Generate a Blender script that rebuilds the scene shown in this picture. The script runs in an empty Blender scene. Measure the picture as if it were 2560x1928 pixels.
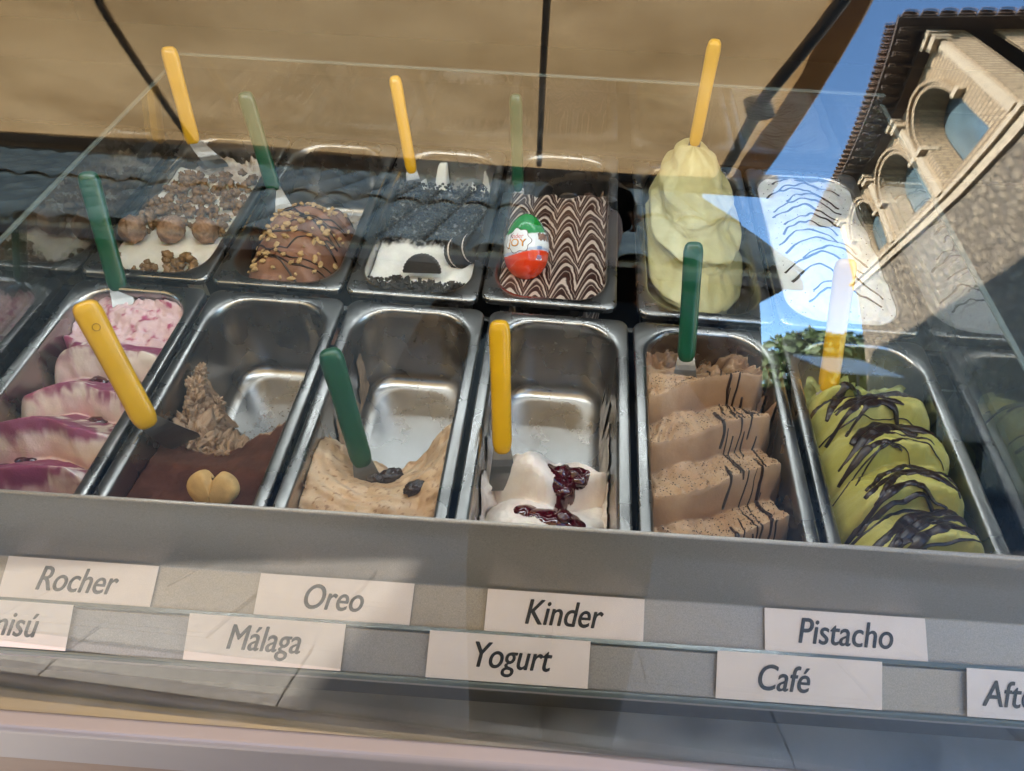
import bpy, bmesh, math, random
import numpy as np
from mathutils import Vector, Matrix
random.seed(7); rng = np.random.default_rng(11)
R_ = math.radians
sc = bpy.context.scene
COL = sc.collection
RIM = 0.95                       # height of the pan rims above the pavement; builders work relative to it

# ------------------------------------------------------------------ camera, sky, sun, exposure
cam = bpy.data.cameras.new('camera'); camo = bpy.data.objects.new('camera', cam); COL.objects.link(camo)
cam.sensor_fit = 'HORIZONTAL'; cam.sensor_width = 36.0; cam.lens = 36.0 * 1800 / 2560
cam.clip_start = 0.01; cam.clip_end = 400
rx, rz, rr = 0.749492470, 0.0757681813, 0.0255937683
camo.matrix_world = Matrix.Translation((0.0804002, -0.6510467, 0.5688899 + RIM)) @ Matrix.Rotation(rz, 4, 'Z') @ Matrix.Rotation(rx, 4, 'X') @ Matrix.Rotation(rr, 4, 'Z')
sc.camera = camo
w = bpy.data.worlds.new('World'); sc.world = w; w.use_nodes = True
wn = w.node_tree; bg = wn.nodes['Background']
sky = wn.nodes.new('ShaderNodeTexSky'); sky.sky_type = 'NISHITA'; sky.sun_disc = False
TOSUN = Vector((-1.0, 0.50, 0.55)).normalized()
sky.sun_elevation = math.asin(TOSUN.z); sky.sun_rotation = math.atan2(TOSUN.x, TOSUN.y)
sky.air_density = 1.35; sky.dust_density = 0.0; sky.ozone_density = 6.0
wn.links.new(sky.outputs[0], bg.inputs[0]); bg.inputs[1].default_value = 0.15
sun = bpy.data.lights.new('sun', 'SUN'); suno = bpy.data.objects.new('sun', sun); COL.objects.link(suno)
sun.energy = 5.0; sun.angle = R_(0.53); sun.color = (1.0, 0.95, 0.88)
suno.rotation_euler = (-TOSUN).to_track_quat('-Z', 'Y').to_euler(); suno.location = (-6, 0, 8)
vs = sc.view_settings; vs.view_transform = 'Standard'; vs.look = 'None'; vs.gamma = 1.0; vs.use_curve_mapping = False
vs.exposure = 3.65
cy = sc.cycles; cy.max_bounces = 10; cy.diffuse_bounces = 4; cy.glossy_bounces = 5; cy.transmission_bounces = 8
cy.transparent_max_bounces = 24; cy.caustics_reflective = False; cy.caustics_refractive = False
cy.use_denoising = True; cy.sample_clamp_indirect = 6.0

# ------------------------------------------------------------------ helpers
def tag(o, label=None, cat=None, group=None, kind=None):
    if label: o['label'] = label
    if cat: o['category'] = cat
    if group: o['group'] = group
    if kind: o['kind'] = kind
    return o
def empty(name, loc, rot=0.0):
    o = bpy.data.objects.new(name, None); COL.objects.link(o); o.empty_display_size = .05
    o.location = (loc[0], loc[1], loc[2] + RIM); o.rotation_euler = (0, 0, rot)
    return o
def root_off(p):
    v = Vector((0, 0, 0))
    while p is not None:
        v += Vector(p.location); p = p.parent
    return np.array(v)
def mk(name, V, F, mat=None, parent=None, col=None, smooth=True, local=False, mats=None, midx=None):
    """one mesh object from coordinates given relative to the rim level"""
    V = np.asarray(V, dtype=float).reshape(-1, 3).copy()
    if not local:
        V[:, 2] += RIM
        if parent is None:
            org = np.array([(V[:, 0].min() + V[:, 0].max()) / 2, (V[:, 1].min() + V[:, 1].max()) / 2, V[:, 2].min()])
        else: org = root_off(parent)
        V -= org
    me = bpy.data.meshes.new(name); me.from_pydata(V.tolist(), [], F if isinstance(F, list) else F.tolist()); me.update()
    if smooth: me.polygons.foreach_set('use_smooth', [True] * len(me.polygons))
    if col is not None:
        c = np.ones((len(V), 4)); c[:, :3] = np.asarray(col).reshape(-1, 3)
        a = me.color_attributes.new('Col', 'FLOAT_COLOR', 'POINT'); a.data.foreach_set('color', c.ravel())
    for m in (mats or ([mat] if mat else [])): me.materials.append(m)
    if midx is not None: me.polygons.foreach_set('material_index', midx)
    o = bpy.data.objects.new(name, me); COL.objects.link(o)
    if parent is not None: o.parent = parent
    elif not local: o.location = org
    return o
def inst(name, me, parent, loc, rot=(0, 0, 0), s=(1, 1, 1), local=False):
    o = bpy.data.objects.new(name, me); COL.objects.link(o)
    if parent is not None: o.parent = parent
    l = np.array(loc, dtype=float)
    if not local:
        l[2] += RIM
        if parent is not None: l -= root_off(parent)
    o.location = l; o.rotation_euler = rot; o.scale = s
    return o
def boxvf(x0, x1, y0, y1, z0, z1):
    V = [(x, y, z) for z in (z0, z1) for y in (y0, y1) for x in (x0, x1)]
    F = [(0, 2, 3, 1), (4, 5, 7, 6), (0, 1, 5, 4), (2, 6, 7, 3), (0, 4, 6, 2), (1, 3, 7, 5)]
    return V, F
def join(*vfs):
    V, F = [], []
    for v, f in vfs:
        n = len(V); V += [tuple(p) for p in v]; F += [tuple(i + n for i in q) for q in f]
    return V, F
def box(name, x0, x1, y0, y1, z0, z1, mat, parent=None, bevel=0.0, local=False):
    o = mk(name, *boxvf(x0, x1, y0, y1, z0, z1), mat, parent, smooth=False, local=local)
    if bevel:
        b = o.modifiers.new('bevel', 'BEVEL'); b.width = bevel; b.segments = 2; b.limit_method = 'ANGLE'
    return o
def gridfaces(nr, nc, close=False, off=0):
    i = np.arange(nr - 1)[:, None]; j = np.arange(nc if close else nc - 1)[None, :]
    a = i * nc + j; b = i * nc + (j + 1) % nc
    return (np.stack([a, b, b + nc, a + nc], -1).reshape(-1, 4) + off)
def tube(path, rad, n=8, flat=1.0, up=None):
    """swept round bar with capped ends; rad scalar or per point"""
    P = np.asarray(path, float); m = len(P); rad = np.broadcast_to(np.asarray(rad, float), (m,))
    T = np.gradient(P, axis=0); T /= np.linalg.norm(T, axis=1)[:, None] + 1e-12
    up = np.array([0, 0, 1.0]) if up is None else np.asarray(up, float)
    A = np.cross(T, up); bad = np.linalg.norm(A, axis=1) < 1e-4; A[bad] = np.cross(T[bad], [1.0, 0.1, 0]); A /= np.linalg.norm(A, axis=1)[:, None]
    B = np.cross(A, T)
    th = np.linspace(0, 2 * np.pi, n, endpoint=False)
    V = P[:, None] + rad[:, None, None] * (np.cos(th)[None, :, None] * A[:, None] + flat * np.sin(th)[None, :, None] * B[:, None])
    F = gridfaces(m, n, True).tolist(); F = [tuple(f) for f in F]
    F += [tuple(range(n - 1, -1, -1)), tuple(range((m - 1) * n, m * n))]
    return V.reshape(-1, 3).tolist(), F
def rings(Rs):
    """loft of closed rings (each n x 3), both ends capped"""
    Rs = [np.asarray(r) for r in Rs]; n = len(Rs[0]); m = len(Rs)
    F = [tuple(f) for f in gridfaces(m, n, True).tolist()]
    F += [tuple(range(n - 1, -1, -1)), tuple(range((m - 1) * n, m * n))]
    return np.concatenate(Rs).tolist(), F
# vectorised gradient noise
_perm = np.random.default_rng(3).permutation(256); _perm = np.concatenate([_perm] * 3)
_grad = np.random.default_rng(5).normal(size=(256, 3)); _grad /= np.linalg.norm(_grad, axis=1)[:, None]
def noise(x, y, z=0.0):
    x, y, z = np.broadcast_arrays(np.asarray(x, float), np.asarray(y, float), np.asarray(z, float))
    X, Y, Z = np.floor(x).astype(int), np.floor(y).astype(int), np.floor(z).astype(int)
    fx, fy, fz = x - X, y - Y, z - Z
    u, v, q = (t * t * t * (t * (t * 6 - 15) + 10) for t in (fx, fy, fz))
    r = 0
    for dx in (0, 1):
        for dy in (0, 1):
            for dz in (0, 1):
                g = _grad[_perm[_perm[_perm[(X + dx) & 255] + ((Y + dy) & 255)] + ((Z + dz) & 255)]]
                d = g[..., 0] * (fx - dx) + g[..., 1] * (fy - dy) + g[..., 2] * (fz - dz)
                r = r + d * (u if dx else 1 - u) * (v if dy else 1 - v) * (q if dz else 1 - q)
    return r * 1.6
def fbm(x, y, z=0.0, o=4, g=.5):
    r, a = 0, 1.0
    for k in range(o):
        f = 2.0 ** k; r = r + a * noise(np.asarray(x) * f + 7.3 * k, np.asarray(y) * f + 3.1 * k, np.asarray(z) * f); a *= g
    return r
def sstep(a, b, x):
    t = np.clip((x - a) / (b - a), 0, 1); return t * t * (3 - 2 * t)
def mixc(a, b, t): return np.asarray(a)[None, :] * (1 - t[..., None]) + np.asarray(b)[None, :] * t[..., None] if np.ndim(a) == 1 and np.ndim(b) == 1 else a * (1 - t[..., None]) + np.asarray(b) * t[..., None]
def srgb(r, g, b):
    f = lambda c: (c / 255 / 12.92) if c / 255 <= .04045 else ((c / 255 + .055) / 1.055) ** 2.4
    return (f(r), f(g), f(b))

# ------------------------------------------------------------------ materials
def newmat(name):
    m = bpy.data.materials.new(name); m.use_nodes = True
    nt = m.node_tree; b = nt.nodes['Principled BSDF']
    return m, nt, b
def N(nt, typ, **kw):
    n = nt.nodes.new(typ)
    for k, v in kw.items():
        if k.startswith('i_'): n.inputs[k[2:].replace('_', ' ')].default_value = v
        else: setattr(n, k, v)
    return n
def coords(nt, scale=(1, 1, 1), kind='Object', rot=(0, 0, 0)):
    tc = N(nt, 'ShaderNodeTexCoord'); mp = N(nt, 'ShaderNodeMapping')
    mp.inputs['Scale'].default_value = scale; mp.inputs['Rotation'].default_value = rot
    nt.links.new(tc.outputs[kind], mp.inputs['Vector']); return mp.outputs['Vector']
def noise_bump(nt, b, vec, scale, strength, dist, detail=4, rough=.6):
    n = N(nt, 'ShaderNodeTexNoise'); n.inputs['Scale'].default_value = scale; n.inputs['Detail'].default_value = detail; n.inputs['Roughness'].default_value = rough
    nt.links.new(vec, n.inputs['Vector'])
    bp = N(nt, 'ShaderNodeBump'); bp.inputs['Strength'].default_value = strength; bp.inputs['Distance'].default_value = dist
    nt.links.new(n.outputs['Fac'], bp.inputs['Height']); nt.links.new(bp.outputs[0], b.inputs['Normal'])
    return n, bp
def ramp2(nt, fac, c0, c1, p0=.3, p1=.7):
    r = N(nt, 'ShaderNodeValToRGB'); e = r.color_ramp.elements
    e[0].position = p0; e[1].position = p1; e[0].color = (*c0, 1); e[1].color = (*c1, 1)
    nt.links.new(fac, r.inputs['Fac']); return r.outputs['Color']
def plain(name, col, rough=.5, metal=0.0, var=.12, nscale=30, bump=0.0, bscale=200, bdist=.001, coat=0, spec=.5, sss=0, sssr=(.01, .005, .003)):
    m, nt, b = newmat(name); v = coords(nt)
    n = N(nt, 'ShaderNodeTexNoise'); n.inputs['Scale'].default_value = nscale; n.inputs['Detail'].default_value = 5
    nt.links.new(v, n.inputs['Vector'])
    c0 = tuple(c * (1 - var) for c in col); c1 = tuple(min(1, c * (1 + var)) for c in col)
    nt.links.new(ramp2(nt, n.outputs['Fac'], c0, c1), b.inputs['Base Color'])
    b.inputs['Roughness'].default_value = rough; b.inputs['Metallic'].default_value = metal
    b.inputs['Coat Weight'].default_value = coat; b.inputs['Specular IOR Level'].default_value = spec
    if sss:
        b.inputs['Subsurface Weight'].default_value = sss; b.inputs['Subsurface Radius'].default_value = sssr; b.inputs['Subsurface Scale'].default_value = 1.0
    if bump: noise_bump(nt, b, v, bscale, bump, bdist)
    return m
def food(name, rough=.45, bump=.25, bscale=260, bdist=.0012, spec=.4, sss=.25, coat=0.0, mottled=.10, grain=0.0):
    """soft food: colour from the modelled stripes and swirls, fine relief and mottling from noise"""
    m, nt, b = newmat(name); v = coords(nt)
    at = N(nt, 'ShaderNodeAttribute'); at.attribute_name = 'Col'
    n = N(nt, 'ShaderNodeTexNoise'); n.inputs['Scale'].default_value = 45; n.inputs['Detail'].default_value = 6; n.inputs['Roughness'].default_value = .65
    nt.links.new(v, n.inputs['Vector'])
    mr = N(nt, 'ShaderNodeMapRange'); mr.inputs['From Min'].default_value = .3; mr.inputs['From Max'].default_value = .7
    mr.inputs['To Min'].default_value = 1 - mottled; mr.inputs['To Max'].default_value = 1 + mottled
    nt.links.new(n.outputs['Fac'], mr.inputs['Value'])
    vm = N(nt, 'ShaderNodeVectorMath', operation='SCALE'); nt.links.new(at.outputs['Color'], vm.inputs[0]); nt.links.new(mr.outputs[0], vm.inputs['Scale'])
    nt.links.new(vm.outputs[0], b.inputs['Base Color'])
    b.inputs['Roughness'].default_value = rough; b.inputs['Specular IOR Level'].default_value = spec; b.inputs['Coat Weight'].default_value = coat
    if sss:
        b.inputs['Subsurface Weight'].default_value = sss; b.inputs['Subsurface Radius'].default_value = (.006, .004, .002); b.inputs['Subsurface Scale'].default_value = 1.0
    noise_bump(nt, b, v, bscale, bump, bdist, 6, .65)
    return m
def steel(name, base=.50, rough=.26, bscale=1.0, scratch=(1, 1, 1), tint=(1, 1, 1)):
    m, nt, b = newmat(name); v = coords(nt, scratch)
    b.inputs['Metallic'].default_value = 1.0
    n = N(nt, 'ShaderNodeTexNoise'); n.inputs['Scale'].default_value = 18; n.inputs['Detail'].default_value = 6
    nt.links.new(coords(nt), n.inputs['Vector'])
    nt.links.new(ramp2(nt, n.outputs['Fac'], tuple(base * .85 * t for t in tint), tuple(base * 1.12 * t for t in tint)), b.inputs['Base Color'])
    mr = N(nt, 'ShaderNodeMapRange'); mr.inputs['From Min'].default_value = .3; mr.inputs['From Max'].default_value = .7
    mr.inputs['To Min'].default_value = rough * .75; mr.inputs['To Max'].default_value = rough * 1.35
    nt.links.new(n.outputs['Fac'], mr.inputs['Value']); nt.links.new(mr.outputs[0], b.inputs['Roughness'])
    # crossing hairline scratches
    w1 = N(nt, 'ShaderNodeTexNoise'); w1.inputs['Scale'].default_value = 60; w1.inputs['Detail'].default_value = 3
    nt.links.new(coords(nt, (1, 22, 1), rot=(0, 0, .5)), w1.inputs['Vector'])
    w2 = N(nt, 'ShaderNodeTexNoise'); w2.inputs['Scale'].default_value = 60; w2.inputs['Detail'].default_value = 3
    nt.links.new(coords(nt, (22, 1, 1), rot=(0, 0, .35)), w2.inputs['Vector'])
    ad = N(nt, 'ShaderNodeMath', operation='ADD'); nt.links.new(w1.outputs['Fac'], ad.inputs[0]); nt.links.new(w2.outputs['Fac'], ad.inputs[1])
    bp = N(nt, 'ShaderNodeBump'); bp.inputs['Strength'].default_value = .10 * bscale; bp.inputs['Distance'].default_value = .0006
    nt.links.new(ad.outputs[0], bp.inputs['Height']); nt.links.new(bp.outputs[0], b.inputs['Normal'])
    return m
def sheetglass(name, f0=.05, tint=(.96, .985, .975), wave=0.0, rough=0.0):
    """clear sheet glass: each face reflects by its Schlick Fresnel term, the rest passes straight through"""
    m = bpy.data.materials.new(name); m.use_nodes = True; nt = m.node_tree; nt.nodes.remove(nt.nodes['Principled BSDF'])
    out = nt.nodes['Material Output']
    lw = N(nt, 'ShaderNodeLayerWeight'); lw.inputs['Blend'].default_value = .5
    p = N(nt, 'ShaderNodeMath', operation='POWER'); p.inputs[1].default_value = 5; nt.links.new(lw.outputs['Facing'], p.inputs[0])
    mm = N(nt, 'ShaderNodeMath', operation='MULTIPLY_ADD'); mm.inputs[1].default_value = 1 - f0; mm.inputs[2].default_value = f0; nt.links.new(p.outputs[0], mm.inputs[0])
    tr = N(nt, 'ShaderNodeBsdfTransparent'); tr.inputs['Color'].default_value = (*tint, 1)
    gl = N(nt, 'ShaderNodeBsdfGlossy'); gl.inputs['Roughness'].default_value = rough; gl.inputs['Color'].default_value = (1, 1, 1, 1)
    if wave:
        n = N(nt, 'ShaderNodeTexNoise'); n.inputs['Scale'].default_value = 7; n.inputs['Detail'].default_value = 2.0
        nt.links.new(coords(nt, (1.0, 3.0, 3.0)), n.inputs['Vector'])
        bp = N(nt, 'ShaderNodeBump'); bp.inputs['Strength'].default_value = 1.0; bp.inputs['Distance'].default_value = wave
        nt.links.new(n.outputs['Fac'], bp.inputs['Height']); nt.links.new(bp.outputs[0], gl.inputs['Normal'])
    mx = N(nt, 'ShaderNodeMixShader'); nt.links.new(mm.outputs[0], mx.inputs[0]); nt.links.new(tr.outputs[0], mx.inputs[1]); nt.links.new(gl.outputs[0], mx.inputs[2])
    nt.links.new(mx.outputs[0], out.inputs['Surface']); return m

M = {}
M['steel'] = steel('pan_steel', .40, .26, tint=(1.0, .955, .91))
M['blade'] = steel('blade_steel', .22, .34)
M['panel'] = plain('grey_metallic_paint', srgb(162, 154, 146), .42, .35, .16, 900, .12, 700, .0003)
M['rail'] = plain('pale_rail_enamel', srgb(166, 157, 156), .38, .1, .03, 12)
M['beige'] = plain('beige_cabinet', srgb(150, 122, 104), .45, .0, .06, 20)
M['well'] = plain('dark_cooling_well', (.012, .012, .013), .35, .3, .2, 10)
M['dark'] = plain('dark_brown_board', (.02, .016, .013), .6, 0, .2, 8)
M['glass'] = sheetglass('curved_front_glass', .064, (.90, .92, .91), wave=.00006)
M['pane'] = sheetglass('clear_pane', .05)
M['side'] = sheetglass('reflective_side_glass', .17, (.85, .88, .87))
M['edge'] = plain('polished_glass_edge', (.16, .19, .18), .2, 0, .05, 20)
M['clearstrip'] = sheetglass('clear_label_channel', .05, (.93, .96, .95))
M['card'] = plain('label_card', srgb(248, 233, 226), .55, 0, .03, 40, .05, 300, .0003)
M['ink'] = plain('label_ink', (.012, .011, .012), .5)
M['yellow'] = plain('yellow_plastic', (.72, .385, .006), .28, 0, .06, 25, coat=.25)
M['green'] = plain('green_plastic', (.004, .072, .032), .28, 0, .06, 25, coat=.25)

# ------------------------------------------------------------------ pavement
GZ = -RIM
pav = plain('pavement_base', srgb(66, 63, 60), .85, 0, .15, 3, .3, 60, .002)
slabm, nt, b = newmat('pavement_slab'); oi = N(nt, 'ShaderNodeObjectInfo'); v = coords(nt)
n1, _ = noise_bump(nt, b, v, 30, .35, .003, 6, .7)
rc = ramp2(nt, n1.outputs['Fac'], srgb(98, 93, 87), srgb(140, 134, 126), .3, .75)
hs = N(nt, 'ShaderNodeHueSaturation'); mr = N(nt, 'ShaderNodeMapRange'); mr.inputs['To Min'].default_value = .82; mr.inputs['To Max'].default_value = 1.08
nt.links.new(oi.outputs['Random'], mr.inputs['Value']); nt.links.new(mr.outputs[0], hs.inputs['Value']); nt.links.new(rc, hs.inputs['Color'])
nt.links.new(hs.outputs[0], b.inputs['Base Color']); b.inputs['Roughness'].default_value = .75
g = mk('pavement', *boxvf(-60, 60, -80, 30, GZ - .3, GZ - .012), pav, smooth=False); tag(g, kind='structure')
sv, sf = boxvf(-.297, .297, -.197, .197, -.012, 0.0)
slab_me = bpy.data.meshes.new('paving_slab'); slab_me.from_pydata(sv, [], sf); slab_me.materials.append(slabm)
k = 0
for iy in range(6):
    for ix in range(11):
        x = -4.1 + ix * .6 + (.3 if iy % 2 else 0); y = -.95 - iy * .4
        inst('paving_slab', slab_me, g, (x, y, GZ + random.uniform(-.0015, .0015)))

# ------------------------------------------------------------------ stall behind the case and canvas awning over it
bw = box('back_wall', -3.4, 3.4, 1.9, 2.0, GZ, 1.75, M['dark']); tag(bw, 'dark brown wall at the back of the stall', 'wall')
for x0, lb in ((-1.75, 'added dark side wall keeping sky light out, left of the case'), (1.69, 'added dark side wall keeping sky light out, right of the case')):
    sw = box('added_side_wall', x0, x0 + .06, -.30, 1.89, GZ, 1.30, M['dark']); tag(sw, lb, 'wall')  # unseen walls put in to keep sky light off the case
rf = box('added_stall_roof', -1.8, 1.8, -.12, 1.89, 1.31, 1.35, plain('brown_ceiling_board', (.22, .175, .14), .7)); tag(rf, 'added brown roof board under the awning, darkening the stall', 'roof')  # unseen roof put in to cut the light falling into the pans
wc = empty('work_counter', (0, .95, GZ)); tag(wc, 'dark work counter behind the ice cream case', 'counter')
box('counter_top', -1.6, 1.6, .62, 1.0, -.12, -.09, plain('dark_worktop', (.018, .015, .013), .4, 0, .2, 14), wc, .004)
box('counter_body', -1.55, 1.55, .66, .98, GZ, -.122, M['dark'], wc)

canv, nt, b = newmat('beige_canvas'); nt.nodes.remove(b)
v = coords(nt); out = nt.nodes['Material Output']
wv1 = N(nt, 'ShaderNodeTexWave'); wv1.inputs['Scale'].default_value = 140; wv1.inputs['Distortion'].default_value = 1.2; nt.links.new(v, wv1.inputs['Vector'])
wv2 = N(nt, 'ShaderNodeTexWave', bands_direction='Y'); wv2.inputs['Scale'].default_value = 140; wv2.inputs['Distortion'].default_value = 1.2; nt.links.new(v, wv2.inputs['Vector'])
nz = N(nt, 'ShaderNodeTexNoise'); nz.inputs['Scale'].default_value = 2.6; nz.inputs['Detail'].default_value = 6; nz.inputs['Roughness'].default_value = .6; nt.links.new(v, nz.inputs['Vector'])
cc = ramp2(nt, nz.outputs['Fac'], (.30, .180, .074), (.48, .312, .145), .36, .64)
ad = N(nt, 'ShaderNodeMath', operation='ADD'); nt.links.new(wv1.outputs['Fac'], ad.inputs[0]); nt.links.new(wv2.outputs['Fac'], ad.inputs[1])
mr = N(nt, 'ShaderNodeMapRange'); mr.inputs['From Max'].default_value = 2; mr.inputs['To Min'].default_value = .88; mr.inputs['To Max'].default_value = 1.08; nt.links.new(ad.outputs[0], mr.inputs['Value'])
vm = N(nt, 'ShaderNodeVectorMath', operation='SCALE'); nt.links.new(cc, vm.inputs[0]); nt.links.new(mr.outputs[0], vm.inputs['Scale'])
df = N(nt, 'ShaderNodeBsdfDiffuse'); tl = N(nt, 'ShaderNodeBsdfTranslucent'); mx = N(nt, 'ShaderNodeMixShader'); mx.inputs[0].default_value = .62
nt.links.new(vm.outputs[0], df.inputs['Color']); nt.links.new(vm.outputs[0], tl.inputs['Color']); nt.links.new(df.outputs[0], mx.inputs[1]); nt.links.new(tl.outputs[0], mx.inputs[2]); nt.links.new(mx.outputs[0], out.inputs['Surface'])
canv2 = canv.copy(); canv2.name = 'brown_hem'
for nd in canv2.node_tree.nodes:
    if nd.type == 'VALTORGB': nd.color_ramp.elements[0].color = (.20, .13, .07, 1); nd.color_ramp.elements[1].color = (.26, .17, .09, 1)
alu = plain('dark_awning_tube', (.24, .20, .16), .5, .1, .1, 20)
aw = empty('canvas_awning', (-1.5, -.1, 1.30)); tag(aw, 'beige canvas awning with dark arms over the ice cream case', 'awning')
AX0, AX1, AY0, AY1 = -4.7, .60, -1.56, 2.1
nx, ny = 60, 60
gx, gy = np.meshgrid(np.linspace(AX0, AX1, nx), np.linspace(AY0, AY1, ny))
gz = 1.40 + .02 * np.sin((gy - AY0) * 1.4) - .012 * (1 - np.cos((gx + .9) * 3.4)) + .010 * fbm(gx * 1.6, gy * 1.6, 0, 4)
V = np.stack([gx, gy, gz], -1).reshape(-1, 3)
mk('canvas', V, gridfaces(ny, nx), canv, aw)
hx = np.array([AX1 - .075, AX1 + .004]); hgx, hgy = np.meshgrid(hx, np.linspace(AY0, AY1, 40))
mk('side_hem', np.stack([hgx, hgy, 1.392 + .02 * np.sin((hgy - AY0) * 1.4) + 0 * hgx], -1).reshape(-1, 3), gridfaces(40, 2), canv2, aw)
mk('front_bar', *join(boxvf(AX0 - .05, AX1 + .05, AY0 - .06, AY0 + .005, 1.375, 1.425), boxvf(AX0 - .05, AX1 + .05, AY0 - .075, AY0 - .06, 1.345, 1.412)), alu, aw, smooth=False)
for pth, r in (([(-.80, .9, 1.43), (-.84, -.5, 1.372), (-.90, -1.15, 1.362), (-.955, -1.53, 1.37)], .0095),
               ([(.04, .9, 1.43), (.02, -.6, 1.374), (.005, -1.53, 1.37)], .0075),
               ([(.62, .6, 1.36), (.53, -.62, 1.35), (.475, -1.02, 1.34), (.49, -1.53, 1.37)], .015), ([(-2.3, .9, 1.43), (-2.4, -1.53, 1.37)], .02)):
    mk('awning_arm', *tube(pth, r, 10), alu, aw)
mk('arm_knuckle', *tube([(.475, -1.06, 1.30), (.475, -1.06, 1.375)], .030, 12), alu, aw)
# ------------------------------------------------------------------ house with arched loggia across the lane (seen mirrored in the glass)
brick, nt, b = newmat('pale_brick'); v = coords(nt, (1, 1, 1))
sep = N(nt, 'ShaderNodeSeparateXYZ'); nt.links.new(v, sep.inputs[0])
ad = N(nt, 'ShaderNodeMath', operation='ADD'); nt.links.new(sep.outputs['X'], ad.inputs[0]); nt.links.new(sep.outputs['Y'], ad.inputs[1])
cb = N(nt, 'ShaderNodeCombineXYZ'); nt.links.new(ad.outputs[0], cb.inputs[0]); nt.links.new(sep.outputs['Z'], cb.inputs[1])
bt = N(nt, 'ShaderNodeTexBrick'); bt.inputs['Scale'].default_value = 1.0; bt.inputs['Brick Width'].default_value = .30; bt.inputs['Row Height'].default_value = .13; bt.inputs['Mortar Size'].default_value = .026
bt.inputs['Color1'].default_value = (.45, .335, .20, 1); bt.inputs['Color2'].default_value = (.36, .255, .145, 1); bt.inputs['Mortar'].default_value = (.22, .155, .09, 1)
nt.links.new(cb.outputs[0], bt.inputs['Vector']); nt.links.new(bt.outputs['Color'], b.inputs['Base Color']); b.inputs['Roughness'].default_value = .85
bp = N(nt, 'ShaderNodeBump'); bp.inputs['Strength'].default_value = .9; bp.inputs['Distance'].default_value = .02; nt.links.new(bt.outputs['Fac'], bp.inputs['Height']); bp.invert = True; nt.links.new(bp.outputs[0], b.inputs['Normal'])
stone, nt, b = newmat('rubble_stone'); v = coords(nt)
vo = N(nt, 'ShaderNodeTexVoronoi', feature='F1'); vo.inputs['Scale'].default_value = 3.4; nt.links.new(v, vo.inputs['Vector'])
n1, bp = noise_bump(nt, b, v, 5, 1.0, .16, 8, .7)
md = N(nt, 'ShaderNodeMath', operation='ADD'); nt.links.new(vo.outputs['Distance'], md.inputs[0]); nt.links.new(n1.outputs['Fac'], md.inputs[1]); bp.invert = True; nt.links.new(md.outputs[0], bp.inputs['Height'])
mixn = N(nt, 'ShaderNodeMix', data_type='RGBA'); mixn.inputs[0].default_value = .7
nt.links.new(ramp2(nt, n1.outputs['Fac'], (.17, .125, .08), (.42, .33, .22)), mixn.inputs[6]); nt.links.new(ramp2(nt, vo.outputs['Distance'], (.38, .30, .20), (.18, .14, .10), .2, .6), mixn.inputs[7])
nt.links.new(mixn.outputs[2], b.inputs['Base Color']); b.inputs['Roughness'].default_value = .9
trim = plain('pale_stone_trim', (.44, .35, .235), .8, 0, .14, 4, .3, 30, .01)
tilem = plain('clay_roof_tile', (.22, .135, .085), .8, 0, .3, 6, .3, 30, .01)
wood = plain('dark_eave_wood', (.075, .05, .034), .7, 0, .3, 6)
winm = plain('blue_grey_window', (.10, .15, .17), .15, 0, .2, 2)
frm = plain('window_frame_grey', (.10, .11, .11), .4)
PH = R_(10)
U0, U1, FN = -19.8, -7.4, 4.82
hl = empty('arched_house', (0, 0, 0), PH); hl.location = (0, 0, RIM)
tag(hl, 'sunlit pale brick house with three arches and tiled eaves mirrored in glass', 'house')
def bpart(name, V, F, mat, parent=None, smooth=False):
    o = mk(name, V, F, mat, None, smooth=smooth, local=True); o.parent = parent or hl; return o
def bb(name, n0, n1, u0, u1, z0, z1, mat, parent=None): return bpart(name, *boxvf(n0, n1, u0, u1, z0, z1), mat, parent)
ops = [(-18.3, -15.8), (-14.75, -12.22), (-11.2, -8.7)]
ZS, ZP, ZT = 9.0, 10.55, 12.45
vf = []
edges_u = [U0] + [e for o_ in ops for e in o_] + [U1]
vf.append(boxvf(FN, FN + .45, U0, U1, 8.6, ZS))
for k in range(0, 8, 2): vf.append(boxvf(FN, FN + .45, edges_u[k], edges_u[k + 1], ZS, ZT))
for (l, r) in ops:
    c = (l + r) / 2; ra = (r - l) / 2; n_ = 24
    ths = np.linspace(np.pi, 0, n_ + 1)
    for i in range(n_):
        ua, ub = c + ra * math.cos(ths[i]), c + ra * math.cos(ths[i + 1]); za, zb = ZP + ra * .95 * math.sin(ths[i]), ZP + ra * .95 * math.sin(ths[i + 1])
        V = [(FN + d, u, z) for d in (0, .45) for (u, z) in ((ua, za), (ub, zb), (ub, ZT), (ua, ZT))]
        vf.append((V, [(0, 1, 2, 3), (7, 6, 5, 4), (0, 4, 5, 1)]))
bpart('upper_wall', *join(*vf), brick)
bb('lower_wall', FN + .02, FN + .9, U0, U1, GZ, 8.17, stone)
bb('end_wall', FN + .92, FN + 9, U1 - .05, U1 + .0, GZ, ZT, brick)
bpart('string_course', *join(boxvf(FN - .11, FN + .3, U0 - .1, U1 + .1, 8.45, 8.57), boxvf(FN - .05, FN + .3, U0 - .05, U1 + .05, 8.17, 8.448), boxvf(FN - .03, FN + .3, U0, U1, 8.572, 8.70)), trim)
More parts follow.
